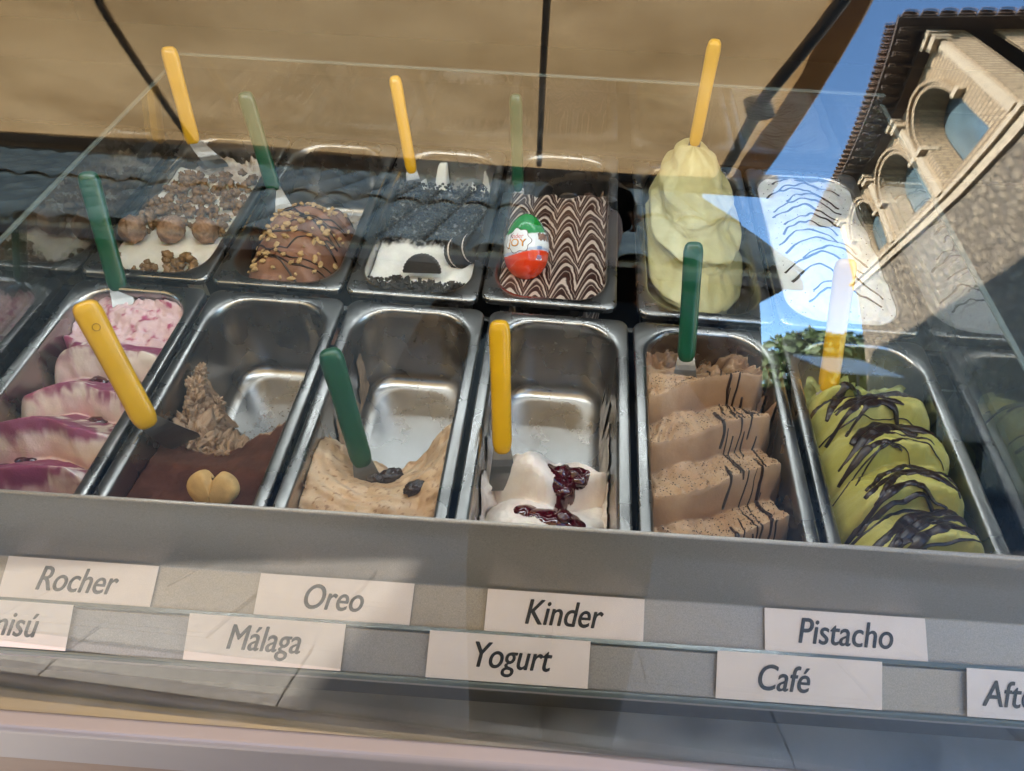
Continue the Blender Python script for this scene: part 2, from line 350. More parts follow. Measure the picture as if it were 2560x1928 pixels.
for (l, r) in ops:
    c = (l + r) / 2; ra = (r - l) / 2
    for rin, rout, dep in ((ra + .02, ra + .16, .08), (ra + .19, ra + .30, .13)):
        ths = np.linspace(np.pi, 0, 25); rs = []
        for t in ths:
            rs.append([(FN - d, c + q * math.cos(t), ZP + q * .95 * math.sin(t)) for (q, d) in ((rin, -.1), (rin, dep), (rout, dep), (rout, -.1))])
        bpart('archivolt', *rings(rs), brick)
    for e, s in ((l, -1), (r, 1)):
        u0, u1 = sorted((e - s * .02, e + s * .42)); bb('impost', FN - .12, FN + .2, u0, u1, ZP - .16, ZP - .01, trim)
    wd = bb('window', FN + .47, FN + .6, l - .1, r + .1, ZS - .05, 12.2, frm)
    for k in range(1):
        bb('pane', FN + .455, FN + .468, l + .05, r - .08, ZS + .06, 11.9, winm, wd)
for u in (-15.28, -11.71, -7.62, -19.1):
    bpart('pilaster', *join(boxvf(FN - .07, FN + .1, u - .17, u + .17, 8.72, 11.9), boxvf(FN - .17, FN + .1, u - .3, u + .3, 11.9, 12.1), boxvf(FN - .22, FN + .1, u - .36, u + .36, 12.1, 12.25)), trim)
bpart('eave', *join(boxvf(FN - .62, FN + 9, U0 - .5, U1 + .62, 12.47, 12.56), boxvf(FN - .2, FN + .1, U0 - .2, U1 + .15, 12.3, 12.468)), wood)
for k in range(26): bb('rafter_end', FN - .58, FN + .1, U0 - .3 + k * .51, U0 - .18 + k * .51, 12.36, 12.468, wood)
# canal tiles on the slope, a course along the eave
def half_tile(r, ln, n=8, th=.014):
    a = np.linspace(0, np.pi, n); V = []
    for y in (0, ln):
        for q in (r, r - th): V += [(q * math.cos(t), y, q * math.sin(t)) for t in a]
    F = []
    for i in range(n - 1):
        F += [(i, i + 1, 2 * n + i + 1, 2 * n + i), (n + i, 3 * n + i, 3 * n + i + 1, n + i + 1), (i, n + i, n + i + 1, i + 1), (2 * n + i, 2 * n + i + 1, 3 * n + i + 1, 3 * n + i)]
    F += [(0, 2 * n, 3 * n, n), (n - 1, 2 * n - 1, 4 * n - 1, 3 * n - 1)]
    return V, F
tv, tf = half_tile(.13, .55); eave_me = bpy.data.meshes.new('roof_tile'); eave_me.from_pydata(tv, [], tf); eave_me.materials.append(tilem)
nT = 45
for k in range(nT):
    inst('roof_tile', eave_me, hl, (FN - .72, U0 - .45 + k * .295, 12.58), (R_(16), 0, -math.pi / 2), local=True)
for k in range(20):
    inst('roof_tile', eave_me, hl, (FN - .4 + k * .295, U1 + .72, 12.58), (R_(16), 0, math.pi), local=True)
bpart('roof', [(FN - .62, U0 - .5, 12.57), (FN - .62, U1 + .62, 12.57), (FN + 9, U1 + .62, 12.57), (FN + 9, U0 - .5, 12.57), (FN + 4, U0 + 4, 14.2), (FN + 4, U1 - 4, 14.2)], [(0, 1, 5, 4), (1, 2, 5), (2, 3, 4, 5), (3, 0, 4)], tilem)

# ------------------------------------------------------------------ low house with canal-tile roof behind the photographer
th = empty('tile_roofed_house', (-3.5, -7.5, GZ)); tag(th, 'low house with grey-brown canal tile roof mirrored across the back pans', 'house')
oldt = plain('weathered_tile', (.24, .20, .135), .8, 0, .35, 5, .35, 20, .01)
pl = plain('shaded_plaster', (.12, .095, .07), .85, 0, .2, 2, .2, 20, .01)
HX0, HX1 = -7.6, 1.75
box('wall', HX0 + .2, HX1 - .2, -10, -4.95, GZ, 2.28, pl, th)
ey, ez, ry_, rz_ = -4.6, 2.35, -7.5, 5.62
sl = math.atan2(rz_ - ez, ey - ry_); ln = math.hypot(rz_ - ez, ey - ry_)
mk('roof', [(HX0, ey, ez - .03), (HX1, ey, ez - .03), (HX1, ry_, rz_ - .03), (HX0, ry_, rz_ - .03), (HX1, -10.4, 2.3), (HX0, -10.4, 2.3), (HX0, ey, ez - .12), (HX1, ey, ez - .12)], [(0, 1, 2, 3), (3, 2, 4, 5), (6, 7, 1, 0), (7, 4, 2, 1), (6, 0, 3, 5)], oldt, th, smooth=False)
box('eave_board', HX0, HX1, ey - .02, ey + .03, ez - .26, ez - .13, wood, th)
tv, tf = half_tile(.150, 2.2); rt_me = bpy.data.meshes.new('ridge_tile'); rt_me.from_pydata(tv, [], tf); rt_me.materials.append(oldt)
ncol = 28; nrow = 2
for i in range(ncol):
    x = HX0 + .14 + i * (HX1 - HX0 - .28) / (ncol - 1)
    for j in range(nrow):
        s = j * 2.05 - .06
        inst('roof_tile', rt_me, th, (x + random.uniform(-.012, .012), ey - s * math.cos(sl), ez - .02 + s * math.sin(sl) + .012 * j % 2), ((sl - .03), 0, math.pi + random.uniform(-.015, .015)))
mk('ridge', *tube([(HX0, ry_, rz_ + .02), (HX1, ry_, rz_ + .02)], .14, 10), oldt, th)

# taller house on the sunny side of the lane, whose shadow falls over it
lh = empty('tall_house', (-10, -5.2, GZ)); tag(lh, 'tall plastered house shading the lane, left of the tiled roof', 'house')
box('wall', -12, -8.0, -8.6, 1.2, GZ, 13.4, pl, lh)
mk('roof', [(-12.3, -8.9, 13.4), (-7.9, -8.9, 13.4), (-7.9, 1.3, 13.4), (-12.3, 1.3, 13.4), (-10, -8.9, 14.6), (-10, 1.3, 14.6)], [(1, 2, 5, 4), (3, 0, 4, 5), (0, 1, 4), (2, 3, 5), (3, 2, 1, 0)], oldt, lh, smooth=False)
for zi in range(4):
    for yi in range(4):
        y = -7.6 + yi * 2.2; z = .6 + zi * 3.1; wdw = box('window', -8.06, -7.97, y, y + 1.1, z, z + 1.7, frm, lh)
        box('pane', -7.968, -7.962, y + .08, y + 1.02, z + .08, z + 1.62, winm, wdw)

# ------------------------------------------------------------------ trees and a white stall canopy further down the lane
leafm, nt, b = newmat('leaf_green'); oi = N(nt, 'ShaderNodeTexNoise'); oi.inputs['Scale'].default_value = 1.2; nt.links.new(coords(nt), oi.inputs['Vector'])
nt.links.new(ramp2(nt, oi.outputs['Fac'], (.03, .055, .018), (.09, .13, .04)), b.inputs['Base Color']); b.inputs['Roughness'].default_value = .6
barkm = plain('bark', (.07, .05, .035), .9, 0, .3, 8)
def tree(x, y, h, rad, label):
    t = empty('lane_tree', (x, y, GZ)); tag(t, label, 'tree', 'trees down the lane')
    vf = [tube([(x, y, GZ), (x + .1, y, GZ + h * .3), (x, y + .1, GZ + h * .6)], [.2, .15, .08], 8)]
    for k in range(6):
        a = k * 1.1; vf.append(tube([(x, y, GZ + h * (.35 + .04 * k)), (x + rad * .6 * math.cos(a), y + rad * .6 * math.sin(a), GZ + h * (.6 + .05 * k))], [.07, .02], 6))
    mk('trunk', *join(*vf), barkm, t)
    n = 5200; d = rng.normal(size=(n, 3)); d /= np.linalg.norm(d, axis=1)[:, None]
    rr_ = rng.random(n) ** .4; P = d * rr_[:, None] * np.array([rad, rad, h * .32])
    keep = fbm(P[:, 0] * .9, P[:, 1] * .9, P[:, 2] * .9, 2) > -.12; P = P[keep] + np.array([x, y, GZ + h * .68])
    n = len(P); A = rng.normal(size=(n, 3)) * .12; B = rng.normal(size=(n, 3)) * .12
    V = np.stack([P - A, P + B, P + A, P - B], 1).reshape(-1, 3)
    mk('crown', V, np.arange(4 * n).reshape(-1, 4), leafm, t, smooth=False)
tree(9.4, -25, 8.6, 2.3, 'leafy green tree further down the lane, left one in the reflection'); tree(12.4, -29, 9.8, 2.8, 'leafy green tree down the lane beside the arched house')
stl = empty('market_stall', (4.1, -9.3, GZ)); tag(stl, 'white canopied stall with orange side mirrored over the green ice cream', 'stall')
wcl = plain('white_canopy_cloth', (.72, .70, .66), .8); orc = plain('orange_cloth', (.48, .20, .05), .8)
mk('canopy', *join(([(3.45, -8.7, 1.80), (4.35, -8.7, 1.80), (4.35, -10.0, 2.42), (3.45, -10.0, 2.42), (3.45, -8.7, 1.77), (4.35, -8.7, 1.77), (4.35, -10.0, 2.39), (3.45, -10.0, 2.39)], [(0, 1, 2, 3), (7, 6, 5, 4), (4, 5, 1, 0), (3, 2, 6, 7), (0, 3, 7, 4), (1, 5, 6, 2)])), wcl, stl, smooth=False)
mk('side_cloth', [(3.44, -8.7, 1.78), (3.44, -10.0, 2.4), (3.44, -10.0, .6), (3.44, -9.2, .6), (3.42, -8.7, 1.78), (3.42, -10.0, 2.4), (3.42, -10.0, .6), (3.42, -9.2, .6)], [(0, 1, 2, 3), (7, 6, 5, 4), (0, 3, 7, 4), (2, 1, 5, 6)], orc, stl, smooth=False)
mk('counter', *join(boxvf(2.3, 5.6, -10.3, -9.3, GZ, .35), boxvf(2.2, 5.7, -10.4, -9.2, .352, .40), boxvf(2.3, 5.6, -10.5, -10.4, .402, 1.5)), M['dark'], stl, smooth=False)
for x in (3.46, 4.33): mk('post', *tube([(x, -9.98, GZ), (x, -9.98, 2.39)], .02, 8), alu, stl)

# ------------------------------------------------------------------ the photographer (mirrored as a dark shape)
psm, nt, b = newmat('person_surface'); v = coords(nt); sep = N(nt, 'ShaderNodeSeparateXYZ'); nt.links.new(v, sep.inputs[0])
skinm = plain('skin', (.42, .25, .17), .5, 0, .06, 20); clothm = plain('dark_navy_cloth', (.018, .02, .026), .85, 0, .3, 40, .3, 300, .001)
hairm = plain('dark_hair', (.012, .009, .007), .5, 0, .3, 60, .5, 120, .004)
def skinned(name, joints, edges, mat, parent, lv=2):
    J = [(j[0], j[1], j[2]) for j in joints]
    o = mk(name, J, [], mat, parent); me = o.data
    bm = bmesh.new(); lay = bm.verts.layers.skin.verify(); vs_ = [bm.verts.new(v_.co) for v_ in me.vertices]
    for a, b_ in edges: bm.edges.new((vs_[a], vs_[b_]))
    for v_, j in zip(vs_, joints):
        v_[lay].radius = (j[3], j[4] if len(j) > 4 else j[3])
    vs_[0][lay].use_root = True
    bm.to_mesh(me); bm.free()
    s = o.modifiers.new('skin', 'SKIN'); s.use_smooth_shade = True
    sb = o.modifiers.new('sub', 'SUBSURF'); sb.levels = lv; sb.render_levels = lv
    return o
px_, py_ = .12, -1.08
per = empty('person', (px_, py_, GZ)); tag(per, 'person in dark clothes holding up a phone, mirrored in the glass', 'person')
J = [(px_, py_, -.02, .155, .11), (px_, py_, .22, .15, .10), (px_, py_, .44, .17, .105), (px_, py_ + .01, .56, .10, .08), (px_, py_ + .02, .64, .055), (px_, py_ + .05, .72, .07, .085), (px_, py_ + .04, .83, .075, .095),
     (px_ - .19, py_, .53, .06), (px_ - .25, py_ + .04, .28, .048), (px_ - .15, py_ + .24, .42, .038), (px_ - .10, py_ + .29, .47, .03),
     (px_ + .19, py_, .53, .06), (px_ + .25, py_ + .04, .28, .048), (px_ + .13, py_ + .24, .42, .038), (px_ + .08, py_ + .29, .47, .03),
     (px_ - .07, py_, -.12, .10), (px_ - .07, py_ + .02, -.48, .088), (px_ - .07, py_, -.85, .08), (px_ - .09, py_ + .15, -.915, .035),
     (px_ + .07, py_, -.12, .10), (px_ + .07, py_ + .02, -.48, .088), (px_ + .07, py_, -.85, .08), (px_ + .09, py_ + .15, -.915, .035)]
Eg = [(0, 1), (1, 2), (2, 3), (3, 4), (4, 5), (5, 6), (3, 7), (7, 8), (8, 9), (9, 10), (3, 11), (11, 12), (12, 13), (13, 14), (0, 15), (15, 16), (16, 17), (17, 18), (0, 19), (19, 20), (20, 21), (21, 22)]
nt.links.new(ramp2(nt, sep.outputs['Z'], (.018, .02, .026), (.40, .24, .165), .5, .5), b.inputs['Base Color'])
mr = N(nt, 'ShaderNodeMapRange'); mr.inputs['From Min'].default_value = 0; mr.inputs['From Max'].default_value = 3.08; nt.links.new(sep.outputs['Z'], mr.inputs['Value'])
nt.links.new(mr.outputs[0], [n_ for n_ in nt.nodes if n_.type == 'VALTORGB'][0].inputs['Fac']); b.inputs['Roughness'].default_value = .75
skinned('body', J, Eg, psm, per)
# five fingers on each hand, closed round the phone edges
for s in (-1, 1):
    hx_, hy_, hz_ = px_ + (-.10 if s < 0 else .08), py_ + .29, .47
    for k in range(4):
        p0 = np.array([hx_, hy_ + .01, hz_ + .012 - k * .016]); ln_ = (.05, .056, .052, .042)[k]
        mk('finger', *tube([p0, p0 + [-s * .006, ln_ * .55, .004], p0 + [-s * .022, ln_ * .8, .004]], [.009, .0085, .007], 8), skinm, per)
    mk('thumb', *tube([(hx_, hy_ - .01, hz_ + .02), (hx_ - s * .012, hy_ + .005, hz_ + .045), (hx_ - s * .026, hy_ + .012, hz_ + .052)], [.011, .010, .008], 8), skinm, per)
# face and hair
mk('nose', *tube([(px_, py_ + .125, .81), (px_, py_ + .152, .772), (px_, py_ + .13, .765)], [.008, .014, .01], 8), skinm, per)
for s in (-1, 1):
    mk('eye', *rings([[(px_ + s * .032 + r_ * math.cos(a), py_ + .118 + d, .805 + .6 * r_ * math.sin(a)) for a in np.linspace(0, 2 * np.pi, 12, endpoint=False)] for r_, d in ((.016, 0), (.012, .008), (.004, .011))]), plain('eye_white', (.6, .58, .55), .2), per)
    mk('ear', *tube([(px_ + s * .078, py_ + .03, .83), (px_ + s * .092, py_ + .015, .81), (px_ + s * .084, py_ + .025, .765)], [.008, .014, .008], 8, .6), skinm, per)
mk('mouth', *tube([(px_ - .025, py_ + .128, .728), (px_, py_ + .138, .726), (px_ + .025, py_ + .128, .728)], [.003, .007, .003], 8), plain('lips', (.33, .13, .1), .4), per)
ta, pa = np.meshgrid(np.linspace(0, 2 * np.pi, 40, endpoint=False), np.linspace(.02, 1, 16))
pol = pa * (1.45 + .55 * np.clip(-np.sin(ta), -.35, 1)); rad_ = 1 + .05 * fbm(np.cos(ta) * 4, np.sin(ta) * 4, pa * 6)
V = np.stack([px_ + .092 * rad_ * np.sin(pol) * np.cos(ta), py_ + .03 + .115 * rad_ * np.sin(pol) * np.sin(ta), .815 + .118 * rad_ * np.cos(pol)], -1).reshape(-1, 3)
mk('hair', V, [tuple(f) for f in gridfaces(16, 40, True).tolist()] + [tuple(range(39, -1, -1))], hairm, per)
phm = plain('phone_black', (.01, .01, .011), .2, 0, .1, 30)
ph = box('phone', px_ - .085, px_ + .065, py_ + .30, py_ + .309, .445, .52, phm, None, .003); tag(ph, 'black phone held up by the mirrored person', 'phone')

# ------------------------------------------------------------------ the display case
case = empty('display_case', (0, -.1, GZ)); tag(case, 'grey metal ice cream display case with curved glass front', 'display case')
TA = math.tan(R_(1.7))
def fy(x, y): return y + (x - .03) * TA
def extr(name, prof, mat, x0=-1.1, x1=1.1, parent=case, closed=True, bev=0.0):
    V = [(x, fy(x, p[0]), p[1]) for x in (x0, x1) for p in prof]; n = len(prof)
    F = [(i, (i + 1) % n, n + (i + 1) % n, n + i) for i in range(n if closed else n - 1)]
    if closed: F += [tuple(range(n - 1, -1, -1)), tuple(range(n, 2 * n))]
    o = mk(name, V, F, mat, parent, smooth=False)
    if bev:
        b_ = o.modifiers.new('bevel', 'BEVEL'); b_.width = bev; b_.segments = 3; b_.limit_method = 'ANGLE'; b_.angle_limit = R_(25)
    return o
Tt, Kk, S1, S2 = (-.3625, .102), (-.3650, .0080), (-.3985, -.0085), (-.4300, -.0280)
extr('front_panel', [(-.3585, -.10), (-.3585, .1025), Tt, Kk, S1, (-.3985, -.06), (-.39, -.10)], M['panel'], bev=.0016)
extr('label_ledge', [(-.3990, -.0125), (-.4005, -.0088), S2, (-.4310, -.0340), (-.3990, -.0340)], M['panel'], bev=.0012)
extr('upper_label_channel', [(-.3978, -.0072), (-.4004, -.0080), (-.4008, -.0040), (-.3975, -.0035)], M['edge'])
extr('lower_label_channel', [(-.4302, -.0262), (-.4330, -.0265), (-.4335, -.0330), (-.4312, -.0335)], M['edge'], bev=.001)
extr('lower_trim', [(-.3995, -.0345), (-.4320, -.0345), (-.4325, -.0390), (-.3995, -.0390)], M['rail'])
extr('recess', [(-.39, -.0640), (-.4215, -.0395), (-.4185, -.112), (-.39, -.112)], M['well'])
extr('glass_ledge', [(-.415, -.106), (-.4565, -.106), (-.4565, -.118), (-.415, -.118)], steel('satin_ledge', .35, .45))
extr('front_rail', [(-.4565, -.1005), (-.470, -.1015), (-.4735, -.106), (-.4735, -.192), (-.470, -.197), (-.4565, -.197)], M['rail'], bev=.003)
extr('cabinet_front', [(-.40, -.1975), (-.4685, -.1985), (-.4685, -.222), (-.462, -.228), (-.462, GZ + .002), (-.40, GZ + .002)], M['beige'])
SX = .5165
box('rear_trim', -1.1, 1.1, .378, .60, -.02, -.004, plain('rear_deck', (.018, .016, .015), .6, .0, .2, 10), case)
mk('cooling_well', *join(boxvf(-.9, .9, -.357, .377, -.30, -.28), boxvf(-.9, .9, .366, .377, -.28, -.022), boxvf(-.9, .9, -.357, -.3675 + .0105 + .001, -.28, -.02), boxvf(-.56, -.535, -.355, .365, -.28, -.015), boxvf(.535, .56, -.355, .365, -.28, -.015)), M['well'], case, smooth=False)
for s in (-1, 1):
    x0, x1 = sorted((s * .5605, s * 1.1)); box('side_deck', x0, x1, -.355, .376, -.02, -.008, steel('deck_steel', .12, .45), case)
box('support_bar', -.534, .534, -.0015, .0065, -.05, -.020, M['steel'], case)
for s, yl in ((-1, .385), (1, .385)):
    x0, x1 = sorted((s * SX, s * (SX + .005)))
    box('side_pane', x0, x1, -.345, yl, -.06, .098, M['side'], case)
    box('pane_edge', x0 - .0003, x1 + .0003, -.345, yl, .0985, .1005, M['edge'], case)
box('rear_pane', -.52, .52, .388, .393, -.003, .110, M['pane'], case)
box('rear_pane_edge', -.52, .52, .3875, .3935, .1105, .1125, M['edge'], case)
# curved front glass, 6 mm
L_, n_ = .80, 120
s_ = np.linspace(0, 1, n_ + 1); thg = R_(77.6) + (R_(25.9) - R_(77.6)) * s_ ** 1.6
gy = -.452 + np.concatenate([[0], np.cumsum((np.cos(thg[1:]) + np.cos(thg[:-1])) / 2 * L_ / n_)])
gz = -.08 + np.concatenate([[0], np.cumsum((np.sin(thg[1:]) + np.sin(thg[:-1])) / 2 * L_ / n_)])
for k in range(40):      # runs on as the flatter top of the case
    a = R_(25.9) * (1 - k / 40.0); gy = np.append(gy, gy[-1] + .011 * math.cos(a)); gz = np.append(gz, gz[-1] + .011 * math.sin(a)); thg = np.append(thg, a)
gy = np.concatenate([[-.452 - .0055], gy]); gz = np.concatenate([[-.105], gz]); thg = np.concatenate([[R_(77.6)], thg])
nyv, nzv = -np.sin(thg), np.cos(thg)
m_ = len(gy); V = []; F = []
for side, off in ((0, 0.0), (1, -.006)):
    for x in (-1.1, 1.1):
        V += [(x, gy[i] + off * nyv[i], gz[i] + off * nzv[i]) for i in range(m_)]
for i in range(m_ - 1):
    F.append((i, m_ + i, m_ + i + 1, i + 1)); F.append((2 * m_ + i, 2 * m_ + i + 1, 3 * m_ + i + 1, 3 * m_ + i))
gl_ = mk('curved_glass', V, F, M['glass'], case)
# light strip added to brighten the food, hinted at only by glints
lw_ = empty('added_light_strip', (0, -.12, .49)); tag(lw_, 'slim white light strip added under the case glass to brighten the food', 'added lamp')
mk('housing', *join(boxvf(-.5, .5, -.135, -.105, .503, .512)), M['rail'], lw_, smooth=False)
dl = newmat('fill_light_diffuser'); em_ = dl[2]; em_.inputs['Emission Color'].default_value = (.86, .94, 1.0, 1); em_.inputs['Emission Strength'].default_value = 3.7
for x in (-.4, 0, .4): mk('bracket', *boxvf(x - .006, x + .006, -.124, -.116, .5125, .5225), M['rail'], lw_, smooth=False)
mk('diffuser', *boxvf(-.49, .49, -.130, -.110, .497, .5025), dl[0], lw_, smooth=False)
lr_ = empty('added_light_strip', (0, .33, .60)); tag(lr_, 'slim white light strip added to brighten the back row of pans', 'added lamp')  # second strip, added only to brighten the back row
mk('housing', *boxvf(-.5, .5, .315, .345, .6105, .620), M['rail'], lr_, smooth=False)
for x in (-.4, 0, .4): mk('bracket', *boxvf(x - .006, x + .006, .326, .334, .6205, .652), M['rail'], lr_, smooth=False)
dl2 = dl[0].copy(); dl2.name = 'fill_light_diffuser_back'; dl2.node_tree.nodes['Principled BSDF'].inputs['Emission Strength'].default_value = 2.6
mk('diffuser', *boxvf(-.49, .49, .320, .340, .6045, .610), dl2, lr_, smooth=False)
# lettered cards in the two channels
def text_mesh(body, size, shear=.2, off=.0, space=1.0):
    cu = bpy.data.curves.new('t', 'FONT'); cu.body = body; cu.size = size; cu.shear = shear; cu.offset = off; cu.align_x = 'CENTER'; cu.align_y = 'CENTER'; cu.space_character = space
    cu.resolution_u = 6; cu.fill_mode = 'FRONT'
    o = bpy.data.objects.new('t', cu); COL.objects.link(o)
    dg = bpy.context.evaluated_depsgraph_get(); me = bpy.data.meshes.new_from_object(o.evaluated_get(dg))
    V = np.array([v_.co[:] for v_ in me.vertices]); F = [tuple(p.vertices) for p in me.polygons]
    bpy.data.objects.remove(o); bpy.data.curves.remove(cu); bpy.data.meshes.remove(me)
    V[:, 0] -= (V[:, 0].min() + V[:, 0].max()) / 2
    return V, F
def card(word, x0, x1, upper, tx=0.0):
    A, B = (np.array((-.3662, .0086)), np.array((-.3970, -.0062))) if upper else (np.array((-.3992, -.0052)), np.array((-.4300, -.0255)))
    d = (B - A) / np.linalg.norm(B - A); nrm = np.array([d[1], -d[0]]); nrm = nrm if nrm[0] < 0 else -nrm
    h = np.linalg.norm(B - A); off = .0010 if upper else .0016
    def P(x, t, o): q = A + d * t + nrm * (o + off); return (x, fy(x, q[0]), q[1])
    V = [P(x, t, o) for o in (0, .0005) for t in (0, h) for x in (x0, x1)]
    c = mk('label_card', V, [(0, 1, 3, 2), (4, 6, 7, 5), (0, 4, 5, 1), (2, 3, 7, 6), (0, 2, 6, 4), (1, 5, 7, 3)], M['card'], smooth=False)
    tv, tf = text_mesh(word, .0245, .22, 0); tv[:, 0] *= .94; tv[:, 1] *= 1.16
    cx = (x0 + x1) / 2 + tx; mid = h * (.50 if upper else .52)
    vfs = [([P(cx + p[0] + dx, mid - p[1] + dt - (.002 if 'g' in word or 'Y' in word else 0), .0008 + .00008 * q) for p in tv], tf) for q, (dx, dt) in enumerate(((0, 0), (.0004, 0), (-.0004, 0), (0, .00025), (0, -.00025)))]
    mk('lettering', *join(*vfs), M['ink'], c, smooth=False)
    return c
for wd_, x0, x1, up_ in (('Rocher', -.369, -.238, 1), ('Oreo', -.150, -.019, 1), ('Kinder', .043, .174, 1), ('Pistacho', .273, .404, 1),
                         ('Tiramisú', -.432, -.301, 0), ('Málaga', -.202, -.071, 0), ('Yogurt', -.001, .131, 0), ('Café', .234, .366, 0), ('After', .433, .564, 0)):
    c = card(wd_, x0, x1, up_, {'After': -.028, 'Tiramisú': .0, 'Yogurt': .004, 'Café': -.012}.get(wd_, 0))
    lb = {'Rocher': 'white lettered flavour card, leftmost of the upper row', 'Oreo': 'white flavour card with four letters, second from left in the upper row', 'Kinder': 'white flavour card in the upper row, right above the Yogurt card',
          'Pistacho': 'white flavour card lettered Pistacho, rightmost of the upper row', 'Tiramisú': 'white flavour card in the lower row cut off by the left edge', 'Málaga': 'white flavour card lettered Málaga in the lower row',
          'Yogurt': 'white flavour card lettered Yogurt in the lower row', 'Café': 'white flavour card lettered Café in the lower row', 'After': 'white flavour card in the lower row cut off by the right edge'}[wd_]
    tag(c, lb, 'label card', 'flavour cards along the front')

# ------------------------------------------------------------------ steel pans
PW, PL, PR = .1635, .355, .0135
def rrect(a, b_, r, z, n=10, cx=0, cy=0):
    P = []
    for (sx, sy, a0) in ((1, 1, 0), (-1, 1, 90), (-1, -1, 180), (1, -1, 270)):
        for t in np.linspace(0, 90, n):
            an = R_(a0 + t); P.append((cx + sx * (a - r) + r * math.cos(an), cy + sy * (b_ - r) + r * math.sin(an), z))
    return P
def pan_mesh():
    A, B = PW / 2, PL / 2; a, b_ = A - PR, B - PR
    S = [rrect(A, B, .013, -.008), rrect(A + .0002, B + .0002, .013, -.003), rrect(A - .0006, B - .0006, .0125, -.0006), rrect(A - .0022, B - .0022, .012, 0.0),
         rrect(a + .004, b_ + .004, .040, -.0002), rrect(a + .0015, b_ + .0015, .042, -.0010), rrect(a, b_, .043, -.0035), rrect(a - .0006, b_ - .0006, .043, -.012)]
    for z in (-.03, -.05, -.07, -.085): S.append(rrect(a - .0006 + (z + .012) * .055, b_ - .0006 + (z + .012) * .055, .043, z))
    a2, b2 = a - .005, b_ - .005
    for t in np.linspace(0, 90, 9): S.append(rrect(a2 - .018 * (1 - math.cos(R_(t))), b2 - .018 * (1 - math.cos(R_(t))), .040 - .010 * t / 90, -.098 - .018 * math.sin(R_(t))))
    S.append(rrect(a2 - .03, b2 - .03, .02, -.1163)); S.append(rrect(.02, .08, .01, -.1158))
    n = len(S[0]); m = len(S); F = [tuple(f) for f in gridfaces(m, n, True).tolist()] + [tuple(range((m - 1) * n, m * n))]
    return np.concatenate([np.array(s) for s in S]), F
pv, pf = pan_mesh()
pan_me = bpy.data.meshes.new('steel_pan'); pan_me.from_pydata(pv.tolist(), [], pf); pan_me.materials.append(M['steel'])
pan_me.polygons.foreach_set('use_smooth', [True] * len(pan_me.polygons))
CFY, CBY = -.1805, .1885
FX = [-.425, -.255, -.085, .085, .255, .425]
BX = [-.4345, -.2655, -.0965, .0735, .261, .4295]
def pan(x, y, label, z=0.0, rot=(0, 0, 0)):
    o = inst('steel_pan', pan_me, None, (x, y, z), rot); tag(o, label, 'pan', 'steel ice cream pans'); return o
for x, t in zip(FX, ('front steel pan holding pink cherry ice cream', 'front steel pan half emptied of cocoa-dusted tiramisu', 'front steel pan with raisin ice cream left at one end', 'front steel pan with white yogurt and red sauce at one end', 'front steel pan full of tan coffee ice cream', 'front steel pan of lime green ice cream with chocolate stripes')):
    pan(x, CFY, t)
for x, t, z, r in zip(BX, ('back steel pan with walnuts on cream', 'back steel pan of chocolate ice cream with chopped hazelnuts', 'back steel pan of white ice cream with dark cookie crumbs', 'back steel pan with feathered chocolate top and toy egg', 'back steel pan under the tall pale green mound', 'back steel pan of white ice cream with thin chocolate streaks'), (0, 0, 0, .005, 0, 0), ((0, 0, 0), (0, 0, 0), (0, 0, 0), (.004, -.004, -.012), (0, 0, 0), (0, 0, 0))):
    pan(x, CBY, t, z, r)

# ------------------------------------------------------------------ spatulas
def spatula(colr, base, top, label, tip, wid=.0205, spin=0.0, chamfer=True):
    base, top, tip = (np.array(q, float) for q in (base, top, tip))
    e = empty('spatula', tip); tag(e, label, 'spatula', 'ice cream spatulas with coloured handles')
    ax = top - base; L = np.linalg.norm(ax); ax /= L
    cdir = np.array([.08, -.65, .57]) - base; cdir /= np.linalg.norm(cdir)
    side = np.cross(ax, cdir); side /= np.linalg.norm(side); nrm = np.cross(side, ax)
    if spin:
        side, nrm = side * math.cos(spin) + nrm * math.sin(spin), nrm * math.cos(spin) - side * math.sin(spin)
    n = 24; th_ = np.linspace(0, 2 * np.pi, n, endpoint=False); S = []
    sup = lambda t, p: np.sign(t) * np.abs(t) ** p
    prof = [(-.010, .3), (-.009, .55), (-.006, .8), (0, .95), (.006, 1.0), (.25 * L, .98), (.6 * L, 1.0), (.88 * L, 1.06), (L - .010, 1.04), (L - .004, .92), (L - .001, .66), (L, .3)]
    for (d, k) in prof:
        tk = .0065 * (1.0 if d < .8 * L else 1.15)
        S.append([base + ax * d + side * (wid / 2 * k * sup(math.cos(t), .62)) + nrm * (tk * min(1, k + .1) * sup(math.sin(t), .75)) for t in th_])
    hd = mk('handle', *rings(S), M[colr], e)
    if wid > .0235:        # pressed maker's ring near the top of the nearest handle
        mc = base + ax * (L * .80) + nrm * .0073; t_ = np.linspace(0, 2 * np.pi, 25)
        mk('mould_mark', *tube([mc + side * .0034 * math.cos(q_) + ax * .0034 * math.sin(q_) for q_ in t_], .00035, 5), plain('mould_mark', (.30, .15, .004), .5), hd)
    # thin blade from the handle down into the ice cream, slightly curved
    bd = base - tip; bl = np.linalg.norm(bd); S = []
    for t in np.linspace(0, 1, 8):
        p = base + (tip - base) * t + nrm * .006 * math.sin(t * math.pi); wv = wid * (.42 + .35 * t) * (1 if t < .99 else .8)
        S.append([p + side * sx * wv + nrm * sz * .0009 for sx, sz in ((-1, -1), (1, -1), (1, 1), (-1, 1))])
    mk('blade', *rings(S), M['blade'], e, smooth=False)
    return e
def down(base, top, d):   # tip further along the handle axis
    b_, t_ = np.array(base), np.array(top); a = (b_ - t_) / np.linalg.norm(b_ - t_); return b_ + a * d
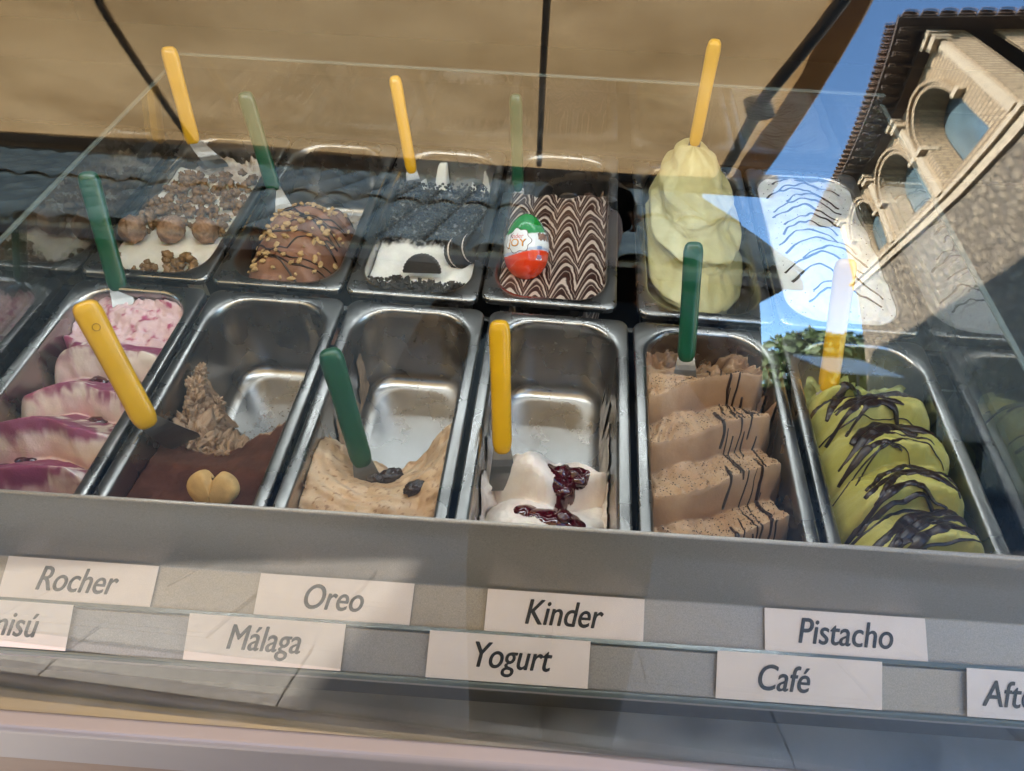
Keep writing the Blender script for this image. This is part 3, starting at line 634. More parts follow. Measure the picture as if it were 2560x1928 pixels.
SP = [('yellow', (-.318, -.2225, .015), (-.357, -.178, .126), 'yellow handled spatula leaning out of the tiramisu pan', .065, (.022, .012, -.05), .024),
      ('green', (-.107, -.215, -.03), (-.132, -.175, .086), 'dark green handled spatula standing in the raisin ice cream', .04, None, .0225),
      ('yellow', (.037, -.193, -.015), (.026, -.122, .092), 'yellow handled spatula upright in the white yogurt', .05, None, .0205),
      ('green', (.232, -.053, .0), (.225, .016, .104), 'green handled spatula at the back of the coffee ice cream', .04, None, .0205),
      ('green', (-.455, -.009, .0), (-.474, .051, .118), 'green handled spatula in the pink cherry ice cream', .05, (.02, -.035, -.04), .0225),
      ('yellow', (-.490, .319, .015), (-.502, .355, .137), 'yellow handled spatula in the walnut ice cream, leftmost at the back', .04, (.035, -.01, -.04), .022),
      ('green', (-.340, .231, .0), (-.367, .275, .116), 'green handled spatula in the chopped hazelnut ice cream', .05, (.028, -.03, -.05), .0215),
      ('yellow', (-.152, .304, .0), (-.175, .351, .116), 'yellow handled spatula in the cookie crumb ice cream', .04, None, .0175),
      ('green', (.011, .275, .0), (.002, .311, .119), 'green handled spatula behind the toy egg', .045, None, .0175),
      ('yellow', (.246, .253, .100), (.244, .254, .226), 'yellow handled spatula stuck in the tall pale green mound', .045, None, .0165),
      ('yellow', (.392, -.068, -.015), (.390, .013, .098), 'yellow handled spatula at the back of the lime green ice cream', .045, None, .022)]
for c_, b0, t0, lb, dt, tv_, wd_ in SP:
    tip = (np.array(b0) + np.array(tv_)) if tv_ else down(b0, t0, dt)
    spatula(c_, b0, t0, lb, tip, wd_)

# ------------------------------------------------------------------ ice creams
def halfw(y, z=0.0, b_=.164, a=.0675, r=.043):
    """half width of the pan opening at local y, a little less further down"""
    t = np.clip((np.abs(y) - (b_ - r)) / r, 0, 1)
    return a - r + r * np.sqrt(np.clip(1 - t * t, 0, 1)) + np.clip(z, -.12, 0) * .05
def surf(name, P, col, mat, parent=None, skirt=-.114, inset=.0):
    """closed lump: sculpted upper surface (rows x cols x 3) with sides dropped to the pan floor"""
    nr, nc = P.shape[:2]
    V = P.reshape(-1, 3); C_ = col.reshape(-1, 3)
    F = gridfaces(nr, nc).tolist()
    ring = [(0, j) for j in range(nc)] + [(i, nc - 1) for i in range(1, nr)] + [(nr - 1, j) for j in range(nc - 2, -1, -1)] + [(i, 0) for i in range(nr - 2, 0, -1)]
    idx = [i * nc + j for i, j in ring]; cx, cyy = V[:, 0].mean(), V[:, 1].mean()
    lo = V[idx].copy(); lo[:, 2] = skirt; lo[:, 0] = cx + (lo[:, 0] - cx) * .90; lo[:, 1] = cyy + (lo[:, 1] - cyy) * .97
    n0 = len(V); n = len(idx); V = np.concatenate([V, lo]); C_ = np.concatenate([C_, C_[idx]])
    F = [tuple(f) for f in F] + [(idx[(k + 1) % n], idx[k], n0 + k, n0 + (k + 1) % n) for k in range(n)] + [tuple(n0 + k for k in range(n))]
    return mk(name, V, F, mat, parent, col=C_)
def samp(P, r, c):
    """point on a sculpted surface at fractional row / column"""
    nr, nc = P.shape[:2]; r = np.clip(np.asarray(r, float), 0, nr - 1.001); c = np.clip(np.asarray(c, float), 0, nc - 1.001)
    i, j = r.astype(int), c.astype(int); f, g_ = (r - i)[..., None], (c - j)[..., None]
    return (P[i, j] * (1 - f) + P[i + 1, j] * f) * (1 - g_) + (P[i, j + 1] * (1 - f) + P[i + 1, j + 1] * f) * g_
def rc_of(P, x, y):
    """nearest row / column of a surface to plan positions"""
    out = []
    for a, b_ in zip(np.ravel(x), np.ravel(y)):
        d = (P[..., 0] - a) ** 2 + (P[..., 1] - b_) ** 2; out.append(np.unravel_index(np.argmin(d), d.shape))
    o = np.array(out, float); return o[:, 0], o[:, 1]
def strand(P, r, c, rad, n=6, flat=.75, lift=.35):
    pts = samp(P, r, c); rad = np.broadcast_to(np.asarray(rad, float), (len(pts),)); pts = pts + np.array([0, 0, 1.0]) * (rad * lift)[:, None]
    return tube(pts, rad, n, flat)
def patch(name, P, mask, thick, mat, parent, col):
    """sauce lying on a surface wherever mask > 0"""
    nr, nc = P.shape[:2]
    dr = np.gradient(P, axis=0); dc = np.gradient(P, axis=1); nn = np.cross(dc, dr); nn /= np.linalg.norm(nn, axis=-1)[..., None] + 1e-12; nn *= np.sign(nn[..., 2:3] + 1e-9)
    Q = P + nn * (thick * np.sqrt(np.clip(mask, 0, 1)) - .0006)[..., None]
    keep = mask > -.02; fm = keep[:-1, :-1] & keep[1:, :-1] & keep[:-1, 1:] & keep[1:, 1:]
    F = gridfaces(nr, nc)[fm.ravel()]
    used = np.unique(F); remap = -np.ones(nr * nc, int); remap[used] = np.arange(len(used))
    cc_ = np.broadcast_to(np.asarray(col), (len(used), 3))
    return mk(name, Q.reshape(-1, 3)[used], remap[F], mat, parent, col=cc_)
M['gelato'] = food('gelato_soft', .45, .5, 380, .0014, sss=.2)
M['rough'] = food('gelato_broken', .6, .6, 170, .003, sss=.15)
M['cocoa'] = food('cocoa_dusted', .8, .45, 420, .0014, sss=0, spec=.15, mottled=.2)
M['choc'] = plain('dark_chocolate', (.024, .010, .0065), .33, 0, .25, 60, .2, 150, .0008)
M['sauce'] = plain('cherry_sauce', (.055, .0015, .007), .08, 0, .3, 40, coat=.6, bump=.25, bscale=70, bdist=.002)
NC = 96
def slabs(cx, faces, zt, zf, warp, yback, zback, nf=9, nt_=20, lean=.017, xr=(-1, 1), nz_=1.0, wob=.0):
    """overlapping scraped slabs: steep front faces, tops falling away to the back. Returns P and face mask, k-th slab per row"""
    u = np.linspace(xr[0], xr[1], NC); rows = []; fm = []; ks = []
    n = len(faces)
    for k in range(n):
        y0 = faces[k]; y1 = faces[k + 1] if k + 1 < n else yback
        wk = warp(u, k); wk1 = warp(u, k + 1) if k + 1 < n else wk * 0
        zfk, ztk = zf(u, k), zt(u, k); zf1 = zf(u, k + 1) if k + 1 < n else zback(u)
        for t in np.linspace(0, 1, nf, endpoint=False):
            a = t ** 1.15; rows.append((u, y0 - lean * (1 - a) ** 1.3 + .004 * math.sin(t * 3.14) * 0 + wk, zfk + (ztk - zfk) * np.sin(a * np.pi / 2) ** .9)); fm.append(1.0); ks.append(k)
        for t in np.linspace(0, 1, nt_, endpoint=False):
            yb = y1 - lean; rows.append((u, (y0 + wk) * (1 - t) + (yb + wk1) * t, ztk + (zf1 - ztk) * (t ** 1.1) - .0025 * np.sin(np.pi * t))); fm.append(0.0); ks.append(k)
    X = np.array([r[0] for r in rows]); Y = np.array([r[1] for r in rows]); Z = np.array([r[2] for r in rows])
    return X, Y, Z, np.array(fm), np.array(ks)
def place(X, Y, Z, cx, cyl):
    """normalised across-position to pan coordinates"""
    yl = np.clip(Y - cyl, -.163, .163); W = halfw(yl, Z); return np.stack([cx + X * W, cyl + yl, Z], -1)

def smear(name, cx, x_side, y0, y1, z0, z1, mat, colr, parent, th=.006, seed=0., n=(40, 34), ragged=.5, colr2=None):
    yy = np.linspace(y0, y1, n[0]); tt_ = np.linspace(0, 1, n[1]); Yg, Tg = np.meshgrid(yy, tt_, indexing='ij')
    topz = z0 + (z1 - z0) * np.clip(.55 + ragged * fbm(Yg * 38, seed, 0, 4), .05, 1)
    Zg = z0 + (topz - z0) * Tg; tk = th * np.clip(.35 + .9 * fbm(Yg * 45, Zg * 45, seed, 4) + .4 * (1 - Tg), .02, 1.6) * np.sin(np.pi * np.clip((Yg - y0) / (y1 - y0), .02, .98)) ** .4 * (1 - Tg ** 6)
    xw = x_side * (.0672 + np.clip(Zg, -.12, 0) * .055) ; Xg = cx + xw - x_side * (.0006 + tk)
    t_ = sstep(-.4, .5, fbm(Yg * 60, Zg * 60, seed + 2, 3)); c2 = np.array(colr2 if colr2 is not None else np.array(colr) * .6)
    cl = np.array(colr) * (1 - t_[..., None]) + c2 * t_[..., None]
    return mk(name, np.stack([Xg, Yg, Zg], -1).reshape(-1, 3), gridfaces(*n), mat, parent, col=cl)
# ---- pink cherry slabs
pk = FX[0]
faces = [-.335, -.283, -.226, -.168, -.112]
X, Y, Z, fm, ks = slabs(pk, faces, lambda u, k: -.004 + .012 * (k in (1, 2)) - .012 * np.abs(u) ** 3 + .006 * noise(u * 1.7 + k * 5, k), lambda u, k: -.040 + .006 * noise(u * 2 + k, k + 9.),
                        lambda u, k: .010 * noise(u * 1.3 + 3.1 * k, .5) - .012 * u * u + .006 * u, -.075, lambda u: -.018 + 0 * u, nf=16, nt_=18)
nb = 46; u = np.linspace(-1, 1, NC); yb = np.linspace(-.086, -.020, nb)
Xb, Yb = np.meshgrid(u, yb); Zb = -.018 + .012 * sstep(-.075, -.02, Yb) - .004 + .008 * fbm(Xb * 2.2, Yb * 45, 3.3, 5)
FM = np.concatenate([np.broadcast_to(fm[:, None], X.shape), -np.ones_like(Xb)]); KS = np.concatenate([np.broadcast_to(ks[:, None], X.shape), 9 + 0 * Xb])
X = np.concatenate([X, Xb]); Y = np.concatenate([Y, Yb]); Z = np.concatenate([Z, Zb])
P = place(X, Y, Z, pk, CFY)
edge = np.abs(X) ** 8
Z2 = P[..., 2] + .0016 * fbm(X * 4, Y * 60, Z * 50, 3) - .03 * edge * (KS < 9) * (X < 0); P[..., 2] = Z2
P[..., 1] += .0015 * noise(X * 6, KS * 7.7, Z * 60)
sw = fbm(X * 2.2 + .8 * fbm(X * 3, Y * 30, 0, 3), Y * 42, KS * 1.7, 4)
cream, pink, purp = np.array((.84, .72, .64)), np.array((.70, .30, .42)), np.array((.24, .022, .10))
col = np.broadcast_to(cream, P.shape).copy()
top_t = np.clip(1 - FM, 0, 1); rel = (Z + .04) / .045
pinkf = sstep(-.15, .5, sw) * .6; col = mixc(col, pink, np.where(FM == 1, pinkf * .55 + .5 * (1 - sstep(0, .35, rel)) * .4, pinkf))
purf = np.where(FM == 0, sstep(-.60, -.05, sw), np.where(FM == 1, sstep(.55, .90, rel + .35 * sw), .0)); col = mixc(col, purp, np.clip(purf, 0, 1) * .92)
rg = FM == -1; sc2 = fbm(X * 5, Y * 80, 2.2, 5)
col[rg] = mixc(np.array((.62, .42, .44)), np.array((.36, .06, .12)), sstep(.18, .7, sc2))[rg] if False else (np.array((.76, .55, .57)) * (1 - sstep(.1, .6, sc2)[..., None]) + np.array((.46, .09, .19)) * sstep(.1, .6, sc2)[..., None])[rg]
g1 = surf('cherry_ice_cream', P, col, M['gelato']); tag(g1, 'pink and cream cherry ripple ice cream in purple-edged slabs', 'ice cream')
for k, (x, y) in enumerate(((-.475, -.258), (-.452, -.249), (-.425, -.142), (-.402, -.195), (-.392, -.136), (-.44, -.315))):
    r_, c_ = rc_of(P, [x], [y]); p = samp(P, r_, c_)[0]
    ph_, th_ = np.meshgrid(np.linspace(.02, np.pi - .02, 10), np.linspace(0, 2 * np.pi, 14, endpoint=False), indexing='ij'); rr_ = .0075 * (1 + .25 * noise(np.cos(th_) * 2 + k, np.sin(th_) * 2, ph_ * 2))
    mk('cherry_piece', np.stack([p[0] + 1.5 * rr_ * np.sin(ph_) * np.cos(th_), p[1] + rr_ * np.sin(ph_) * np.sin(th_), p[2] + .55 * rr_ * np.cos(ph_)], -1).reshape(-1, 3), gridfaces(10, 14, True), M['sauce'], g1)

# ---- coffee slabs
cf = FX[4]
faces = [-.345, -.290, -.232, -.168, -.104]
X, Y, Z, fm, ks = slabs(cf, faces, lambda u, k: .002 + .004 * u + .003 * noise(u * 1.5 + k * 3, 1.) + .0008 * fbm(u * 9 + k * 7, 2., 0, 3), lambda u, k: -.034 + .005 * noise(u * 2 + k, 7.) + .012 * np.exp(-((u + .55) / .3) ** 2),
                        lambda u, k: .012 * u - .012 * np.cos(u * 2.0 + .5 + k * .5) + .006 + .0015 * noise(u * 2.1, k * 4.4), -.058, lambda u: -.014 + 0 * u, nf=16, nt_=22, lean=.016)
nb = 40; u = np.linspace(-1, 1, NC); yb = np.linspace(-.070, -.018, nb); Xb, Yb = np.meshgrid(u, yb)
lump = fbm(Xb * 2.6, Yb * 55, 1.3, 5)
Zb = -.016 - .030 * sstep(-.064, -.04, Yb) * (1 - .9 * np.abs(Xb) ** 2) + .022 * lump * sstep(-.07, -.05, Yb)
FM = np.concatenate([np.broadcast_to(fm[:, None], X.shape), -np.ones_like(Xb)]); KS = np.concatenate([np.broadcast_to(ks[:, None], X.shape), 9 + 0 * Xb])
X = np.concatenate([X, Xb]); Y = np.concatenate([Y, Yb]); Z = np.concatenate([Z, Zb])
rag = .07 * noise(KS * 3.7, 0 * X) + .05 * fbm(Y * 60, KS * 3., 0, 3)
Xp = np.where(X > 0, X * np.clip(.97 + rag, .8, 1.0), X)
P = place(Xp, Y, Z, cf, CFY)
P[..., 2] += .0010 * fbm(X * 3, Y * 50, KS, 3) + np.where(FM == 0, .0022 * np.sin((X * 22 + 9 * fbm(X * 1.5, Y * 18, KS, 2))) * sstep(.5, -.6, X) + .0016 * fbm(X * 12, Y * 160, KS, 3) + .0011 * np.sin(Y * 1500 + 5 * fbm(X * 2, Y * 20, KS, 2)) + .0012 * fbm(X * 22, KS * 5.5, 0, 2), 0)
P[..., 2] -= .030 * sstep(.80, 1.0, X) ** 2 * (KS < 9)
P[..., 1] += .004 * sstep(.75, 1.0, X) * (KS < 9)
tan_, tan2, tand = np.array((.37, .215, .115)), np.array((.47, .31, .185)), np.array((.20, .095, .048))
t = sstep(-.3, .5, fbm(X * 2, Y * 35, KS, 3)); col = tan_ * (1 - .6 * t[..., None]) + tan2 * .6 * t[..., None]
col = np.where((FM == 0)[..., None], col * np.array((1.22, 1.26, 1.30)), col * .93); col = mixc(col, tand, np.where(FM == -1, sstep(-.2, .4, fbm(X * 3, Y * 60, 4., 4)), 0) * .7)  # tops coloured lighter and faces darker, as light falls on them
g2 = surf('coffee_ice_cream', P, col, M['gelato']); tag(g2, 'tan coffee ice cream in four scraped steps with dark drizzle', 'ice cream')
smear('wall_smear', cf, 1, -.13, -.03, -.07, .006, M['rough'], (.36, .20, .11), g2, .014, 2.9, (60, 40), .5) if 'smear' in globals() else None
nrow = P.shape[0]; vf = []
cols = [.56, .62, .665, .70, .745, .80, .84]
for k, cf_ in enumerate(cols):
    r = np.linspace(nrow * random.uniform(0, .05), nrow * random.uniform(.62, .78), 150); c = NC * (cf_ + .014 * np.sin(r * .07 + k * 1.9) + .018 * (1 - r / nrow) * -1 + .014 * np.array([noise(q * .11, k * 3.3) for q in r]))
    rad = (.0025 if k == 0 else .0017 if k in (2, 5) else .0010) * (1 + .6 * np.array([float(noise(q * .08, k + .5)) for q in r])); gap = np.array([float(noise(q * .05, k * 2.2 + 9)) for q in r]) > -.22
    run = []
    for q in range(150):
        if gap[q]: run.append(q)
        if (not gap[q] or q == 149) and len(run) > 6:
            vf.append(strand(P, r[run], c[run], np.clip(rad[run], .0005, .003) * np.sin(np.linspace(.25, 2.9, len(run))) ** .4)); run = []
        elif not gap[q]: run = []
for k in range(6):
    c0 = NC * random.uniform(.45, .8); r = np.linspace(nrow * .80, nrow * .90, 20); vf.append(strand(P, r, c0 + 2 * np.sin(r * .2), .0009))
mk('chocolate_drizzle', *join(*vf), M['choc'], g2)
vf = []                                        # coffee specks on the tops
tr_, tc_ = np.where((FM == 0) & (KS < 5)); pick = rng.choice(len(tr_), 2200)
for i in pick:
    p = P[tr_[i], tc_[i]] + [random.uniform(-.001, .001), random.uniform(-.001, .001), .0002]; s = random.uniform(.0003, .0009)
    vf.append(([p + [s, 0, 0], p + [0, s, 0], p + [-s, 0, 0], p + [0, -s, 0], p + [0, 0, s]], [(0, 1, 4), (1, 2, 4), (2, 3, 4), (3, 0, 4)]))
tag(mk('coffee_specks', *join(*vf), M['choc'], g2, smooth=False), kind='stuff')

# ---- lime green loaf with chocolate stripes
ag = FX[5]
nr = 230; v = np.linspace(0, 1, nr); u = np.linspace(-1, 1, NC); Uu, Vv = np.meshgrid(u, v)
yl = -.335 + .262 * Vv
ph = (yl + .345 + .020 * Uu ** 2 - .014 * Uu + .006 * noise(Uu * 1.5, Vv * 3)) / .052; fr_ = ph - np.floor(ph); kk = np.floor(ph)
saw = np.where(fr_ < .22, np.sin(fr_ / .22 * np.pi / 2), 1 - ((fr_ - .22) / .78) ** 1.3)
endr = sstep(1.0, .90, Vv); endf = 1.0
zc = .016 + .010 * np.sin(Vv * 3.0) - .030 * (1 - endr)
Zl = zc + .025 * (saw - 1) * (1 - .4 * Uu ** 2) - .060 * np.abs(Uu) ** 5.5 + .0055 * fbm(Uu * 1.8, Vv * 9, kk * 1.3, 4) + .0007 * fbm(Uu * 14, Vv * 50, kk, 3)
Pg = np.stack([ag + .001 + Uu * (.0645 + .003 * noise(kk * 3.3, Uu * 0)), yl - .010 * (fr_ < .22) * 0, Zl], -1)
lime, lime2 = np.array((.47, .42, .10)), np.array((.57, .51, .165))
tt = sstep(-.4, .5, fbm(Uu * 1.5, Vv * 8, kk, 3)); col = lime * (1 - tt[..., None]) + lime2 * tt[..., None]
g3 = surf('lime_ice_cream', Pg, col, M['gelato']); tag(g3, 'lime green ice cream loaf criss-crossed with dark chocolate', 'ice cream')
vf = []
for k in range(34):
    t = np.linspace(0, 1, 60); r0 = nr * (.02 + .96 * (k / 34.0) + random.uniform(-.02, .02)); amp = random.uniform(14, 34); ca, cb = random.uniform(.02, .2) * NC, random.uniform(.8, .985) * NC
    if random.random() < .3: cb = random.uniform(.5, .75) * NC
    c = ca + (cb - ca) * t; r = r0 + amp * np.sin(t * np.pi * random.uniform(.75, 1.0)) - random.uniform(10, 30) * (1 - t) + random.uniform(-12, 12) * (t - .5) + 3 * noise(t * 4, k * 1.7)
    rad = random.choice([.0014, .0022, .0034, .0048]) * (1 + .7 * noise(t * 5, k * 3.1 + .3)) * (np.sin(np.pi * np.clip(t * .9 + .07, 0, 1)) ** .35)
    ok = (r > 1) & (r < nr - 2)
    if ok.sum() > 8: vf.append(strand(Pg, r[ok], c[ok], np.clip(rad[ok], .0009, .0080), 8, .38, .15))
mk('chocolate_stripes', *join(*vf), M['choc'], g3)
# thin smear up the back and left walls of the pan
smear('wall_smear', ag, -1, -.125, -.045, -.105, .010, M['rough'], (.42, .45, .16), g3, .016, 1.5, colr2=(.30, .33, .08))
xb, zb = np.meshgrid(np.linspace(-.06, .05, 40), np.linspace(0, 1, 24), indexing='ij'); hb = .02 + .03 * np.clip(.4 + fbm(xb * 40, 2.5, 0, 3), .1, 1)
smv = np.stack([ag + xb, -.083 + .014 * zb + .006 * fbm(xb * 50, zb * 3, 1., 3), -.05 + (hb + .012) * zb + .004 * fbm(xb * 60, zb * 4, 0, 3)], -1)
mk('broken_end', smv.reshape(-1, 3), gridfaces(40, 24), M['rough'], g3, col=np.broadcast_to((.40, .43, .15), (960, 3)))

# ---- partly emptied pans: a sculpted remainder against the front end
def remainder(cx, yrear, zfun, n=(110, NC), zb=-.112, face=.022):
    """rows from the front wall to the rear edge, then down the broken rear face to the pan floor"""
    nr = n[0]; u = np.linspace(-1, 1, n[1]); v = np.linspace(0, 1, nr); Uu, Vv = np.meshgrid(u, v)
    yr = yrear(Uu); vt = .74
    yl = np.where(Vv < vt, -.343 + (yr + .343) * (Vv / vt), yr + face * (Vv - vt) / (1 - vt))
    zt = zfun(Uu, np.minimum(yl, yr)); q = np.clip((Vv - vt) / (1 - vt), 0, 1)
    q2 = q ** 1.6; Z = zt * (1 - q2) + zb * q2
    return Uu, Vv, yl, Z, q
# tiramisu: flat cocoa-dusted top
tx = FX[1]
Uu, Vv, yl, Z, q = remainder(tx, lambda u: -.205 + .028 * sstep(-.1, 1, u) + .012 * fbm(u * 2.2, 4.4, 0, 3) - .012 * np.exp(-((u + .45) / .25) ** 2), lambda u, y: -.026 - .010 * sstep(-.30, -.2, y) + .004 * noise(u * 1.3, y * 12) - .020 * sstep(-.25, -.20, y) * (np.exp(-((u + .2) / .5) ** 2)) + .010 * sstep(.55, 1, u) * sstep(-.27, -.2, y) + .0012 * fbm(u * 6, y * 90, 0, 4), face=.03)
P = place(Uu, yl, Z, tx, CFY); P[..., 1] += .008 * q * fbm(Uu * 5, Z * 60, 2., 4); P[..., 2] += .003 * (q > 0) * fbm(Uu * 9, Vv * 20, 1, 3)
coc, bei = np.array((.080, .029, .017)), np.array((.40, .255, .155))
col = mixc(np.broadcast_to(coc, P.shape) * (1 + .25 * fbm(Uu * 2.5, yl * 40, 0, 3))[..., None], bei, sstep(.0, .05, q) * .95)
g4 = surf('tiramisu_ice_cream', P, col, M['cocoa']); tag(g4, 'cocoa-dusted brown tiramisu left at the front of its pan', 'ice cream')
smear('wall_smear', tx, -1, -.215, -.105, -.113, -.012, M['rough'], (.42, .275, .17), g4, .022, 5.2, (90, 60), .5, (.27, .16, .09))
# torn lumps where the spatula dug in
for k, (x, y, z, r) in enumerate(((-.302, -.198, -.060, .024), (-.285, -.192, -.075, .022), (-.268, -.190, -.085, .018), (-.308, -.176, -.050, .018), (-.296, -.165, -.060, .015), (-.309, -.155, -.038, .013), (-.312, -.140, -.028, .010), (-.262, -.205, -.070, .016), (-.300, -.135, -.060, .008), (-.312, -.122, -.022, .007))):
    n1_, n2_ = 40, 54; ph_, th_ = np.meshgrid(np.linspace(.02, np.pi - .02, n1_), np.linspace(0, 2 * np.pi, n2_, endpoint=False), indexing='ij')
    d = np.stack([np.sin(ph_) * np.cos(th_), np.sin(ph_) * np.sin(th_), np.cos(ph_)], -1)
    kf = r * (1 + .75 * fbm(d[..., 0] * 2.2 + k * 3, d[..., 1] * 2.2, d[..., 2] * 2.2, 5, .6)); Q = d * kf[..., None] * np.array((.75, 1.15, 1.1)) + np.array([x, y, z])
    Q[..., 0] = np.maximum(Q[..., 0], tx - .0665 - .055 * np.clip(-Q[..., 2], 0, .12) * -1 + .0008)
    tt = sstep(-.4, .4, fbm(d[..., 0] * 5 + k, d[..., 1] * 5, d[..., 2] * 5, 4)); cl = np.array((.46, .31, .195)) * (1 - tt[..., None]) + np.array((.27, .155, .085)) * tt[..., None]
    mk('torn_lump', Q.reshape(-1, 3), gridfaces(n1_, n2_, True), M['rough'], g4, col=cl)
vf = []
for k in range(420):
    a = rng.normal(size=2); x, y = tx + .012 + .020 * a[0], -.135 + .030 * a[1] + .25 * .02 * a[0]
    if abs(x - tx) > .047 or y > -.06 or y < -.2: continue
    s = random.uniform(.0003, .0012) * (1.4 if random.random() < .1 else 1); an = random.random() * 6.3; p = np.array([x, y, -.1145])
    vf.append(([p + [s * math.cos(an + t) * random.uniform(.7, 1.3), s * math.sin(an + t), 0] for t in (0, 1.57, 3.14, 4.71)] + [p + [0, 0, s * .6]], [(0, 1, 4), (1, 2, 4), (2, 3, 4), (3, 0, 4)]))
tag(mk('cocoa_crumbs', *join(*vf), plain('cocoa_crumb', (.13, .045, .02), .8), g4, smooth=False), kind='stuff')
# heart-shaped biscuit standing in it
hm = food('biscuit', .7, .6, 240, .0012, sss=.1, mottled=.12)
nt1, np1 = 64, 26; ta, pa = np.meshgrid(np.linspace(0, 2 * np.pi, nt1, endpoint=False), np.linspace(-1, 1, np1), indexing='ij')
# outline of two overlapping lobes narrowing to the base
sx = np.sin(ta); cz = np.cos(ta)
rx_ = .0245 * (1 - .16 * (cz < 0) * cz ** 2 * 1.8) ; hx_ = rx_ * sx; hz_ = .0205 * cz - .0085 * np.exp(-(hx_ / .0050) ** 2) * (cz > 0) + .004 * np.abs(hx_) / .0245
rr_ = np.sqrt(np.clip(1 - np.abs(pa) ** 2.4, 0, 1)); thk = .0105 * np.sign(pa) * np.abs(pa) ** .8
crease = .0028 * np.exp(-((hx_ * rr_) / .0016) ** 2) * np.sign(pa) * np.clip(1 - (rr_ < .05), 0, 1)
HV = np.stack([hx_ * rr_, thk - crease, hz_ * rr_], -1)
# dome the two faces
HV = HV.transpose(1, 0, 2)
til = R_(34); hc = np.array([-.2255, -.2905, .001])
Vh = np.stack([HV[..., 0], HV[..., 1] * math.cos(til) - HV[..., 2] * math.sin(til) * -1 * -1 * -1, HV[..., 1] * -math.sin(til) * -1 + HV[..., 2] * math.cos(til)], -1)
Vh = np.stack([HV[..., 0], HV[..., 1] * math.cos(til) + HV[..., 2] * math.sin(til), -HV[..., 1] * math.sin(til) + HV[..., 2] * math.cos(til)], -1) + hc
bc = np.array((.60, .38, .15)) * (1 + .25 * fbm(HV[..., 0] * 90, HV[..., 2] * 90, HV[..., 1] * 60, 3))[..., None]
hb = mk('heart_biscuit', Vh.reshape(-1, 3), gridfaces(np1, nt1, True), hm, col=np.clip(bc, 0, 1)); tag(hb, 'golden heart-shaped biscuit standing in the cocoa topping', 'biscuit')

# raisin ice cream: scooped hollow with swirling scrape marks
mx_ = FX[2]
def zmal(u, y):
    d = np.sqrt((u * .062) ** 2 + ((y + .185) * 1.0) ** 2)
    bowl = -.060 + .034 * sstep(.02, .085, d) + .020 * sstep(.5, 1, u) * sstep(-.30, -.2, y) + .014 * sstep(.45, 1., -u) * sstep(-.33, -.2, y)
    a = np.arctan2(u * .062, y + .185)
    return bowl + .0034 * np.sin(d * 430 + 3.0 * fbm(u * 1.5, y * 14, 0, 2)) * sstep(.0, .03, d) * (.4 + .6 * noise(u * 1.2 + 3, y * 15)) + .0050 * fbm(u * 2.4, y * 34, 3., 5) - .012 * sstep(-.31, -.345, y)
Uu, Vv, yl, Z, q = remainder(mx_, lambda u: -.192 + .022 * sstep(.1, 1, u) - .016 * np.exp(-(u / .35) ** 2) + .006 * fbm(u * 3, 1.1, 0, 3), zmal, n=(150, 110), face=.028)
P = place(Uu, yl, Z, mx_, CFY); P[..., 2] += .004 * (q > 0) * fbm(Uu * 8, Vv * 18, 1, 3) * np.sin(np.pi * q)
mal, mal2 = np.array((.56, .36, .205)), np.array((.66, .47, .30))
tt = sstep(-.4, .4, fbm(Uu * 1.8, yl * 45, 0, 4)); col = mal * (1 - tt[..., None]) + mal2 * tt[..., None]
fl = sstep(.42, .5, noise(Uu * 16, yl * 230, 1.)) ; col = mixc(col, (.26, .13, .06), fl * .75)
g5 = surf('raisin_ice_cream', P, col, M['gelato']); tag(g5, 'caramel-coloured raisin ice cream scooped into a hollow', 'ice cream')
smear('wall_smear', mx_, -1, -.265, -.185, -.06, -.002, M['rough'], (.55, .37, .21), g5, .013, 3.7, (50, 40), .6, (.42, .26, .14))
smear('wall_smear', mx_, 1, -.30, -.175, -.09, -.014, M['rough'], (.55, .37, .21), g5, .012, 8.7, (50, 40), .5, (.42, .26, .14))
rsm = plain('raisin_skin', (.022, .007, .004), .3, 0, .4, 200, .8, 160, .004, coat=.6)
def lumpy(name, c, r, sc_, mat, seed, parent=None, amp=.3, fr=2.0, n=(14, 18), rot=0.0):
    ph_, th_ = np.meshgrid(np.linspace(.03, np.pi - .03, n[0]), np.linspace(0, 2 * np.pi, n[1], endpoint=False), indexing='ij')
    d = np.stack([np.sin(ph_) * np.cos(th_), np.sin(ph_) * np.sin(th_), np.cos(ph_)], -1)
    k = r * (1 + amp * fbm(d[..., 0] * fr + seed, d[..., 1] * fr, d[..., 2] * fr, 3)); q_ = d * k[..., None] * np.array(sc_)
    ca, sa = math.cos(rot), math.sin(rot); q_ = np.stack([q_[..., 0] * ca - q_[..., 1] * sa, q_[..., 0] * sa + q_[..., 1] * ca, q_[..., 2]], -1)
    F = [tuple(f) for f in gridfaces(n[0], n[1], True).tolist()] + [tuple(range(n[1] - 1, -1, -1)), tuple(range((n[0] - 1) * n[1], n[0] * n[1]))]
    return mk(name, (q_ + np.array(c)).reshape(-1, 3), F, mat, parent)
for k, (x, y, r, ro, lb) in enumerate(((-.080, -.2175, .0100, .5, 'plump dark raisin at the right of the pair in caramel ice cream'), (-.0945, -.2235, .0088, -.2, 'dark raisin at the left of the pair in caramel ice cream'), (-.045, -.2480, .0085, .6, 'single dark raisin on the right ridge of caramel ice cream'))):
    r_, c_ = rc_of(P, [x], [y]); p = samp(P, r_, c_)[0]
    tag(lumpy('raisin', p + [0, 0, .003], r, (1.35, .8, .7), rsm, k * 3.3, None, .32, 3.4, (22, 28), ro), lb, 'raisin', 'raisins on the caramel ice cream')

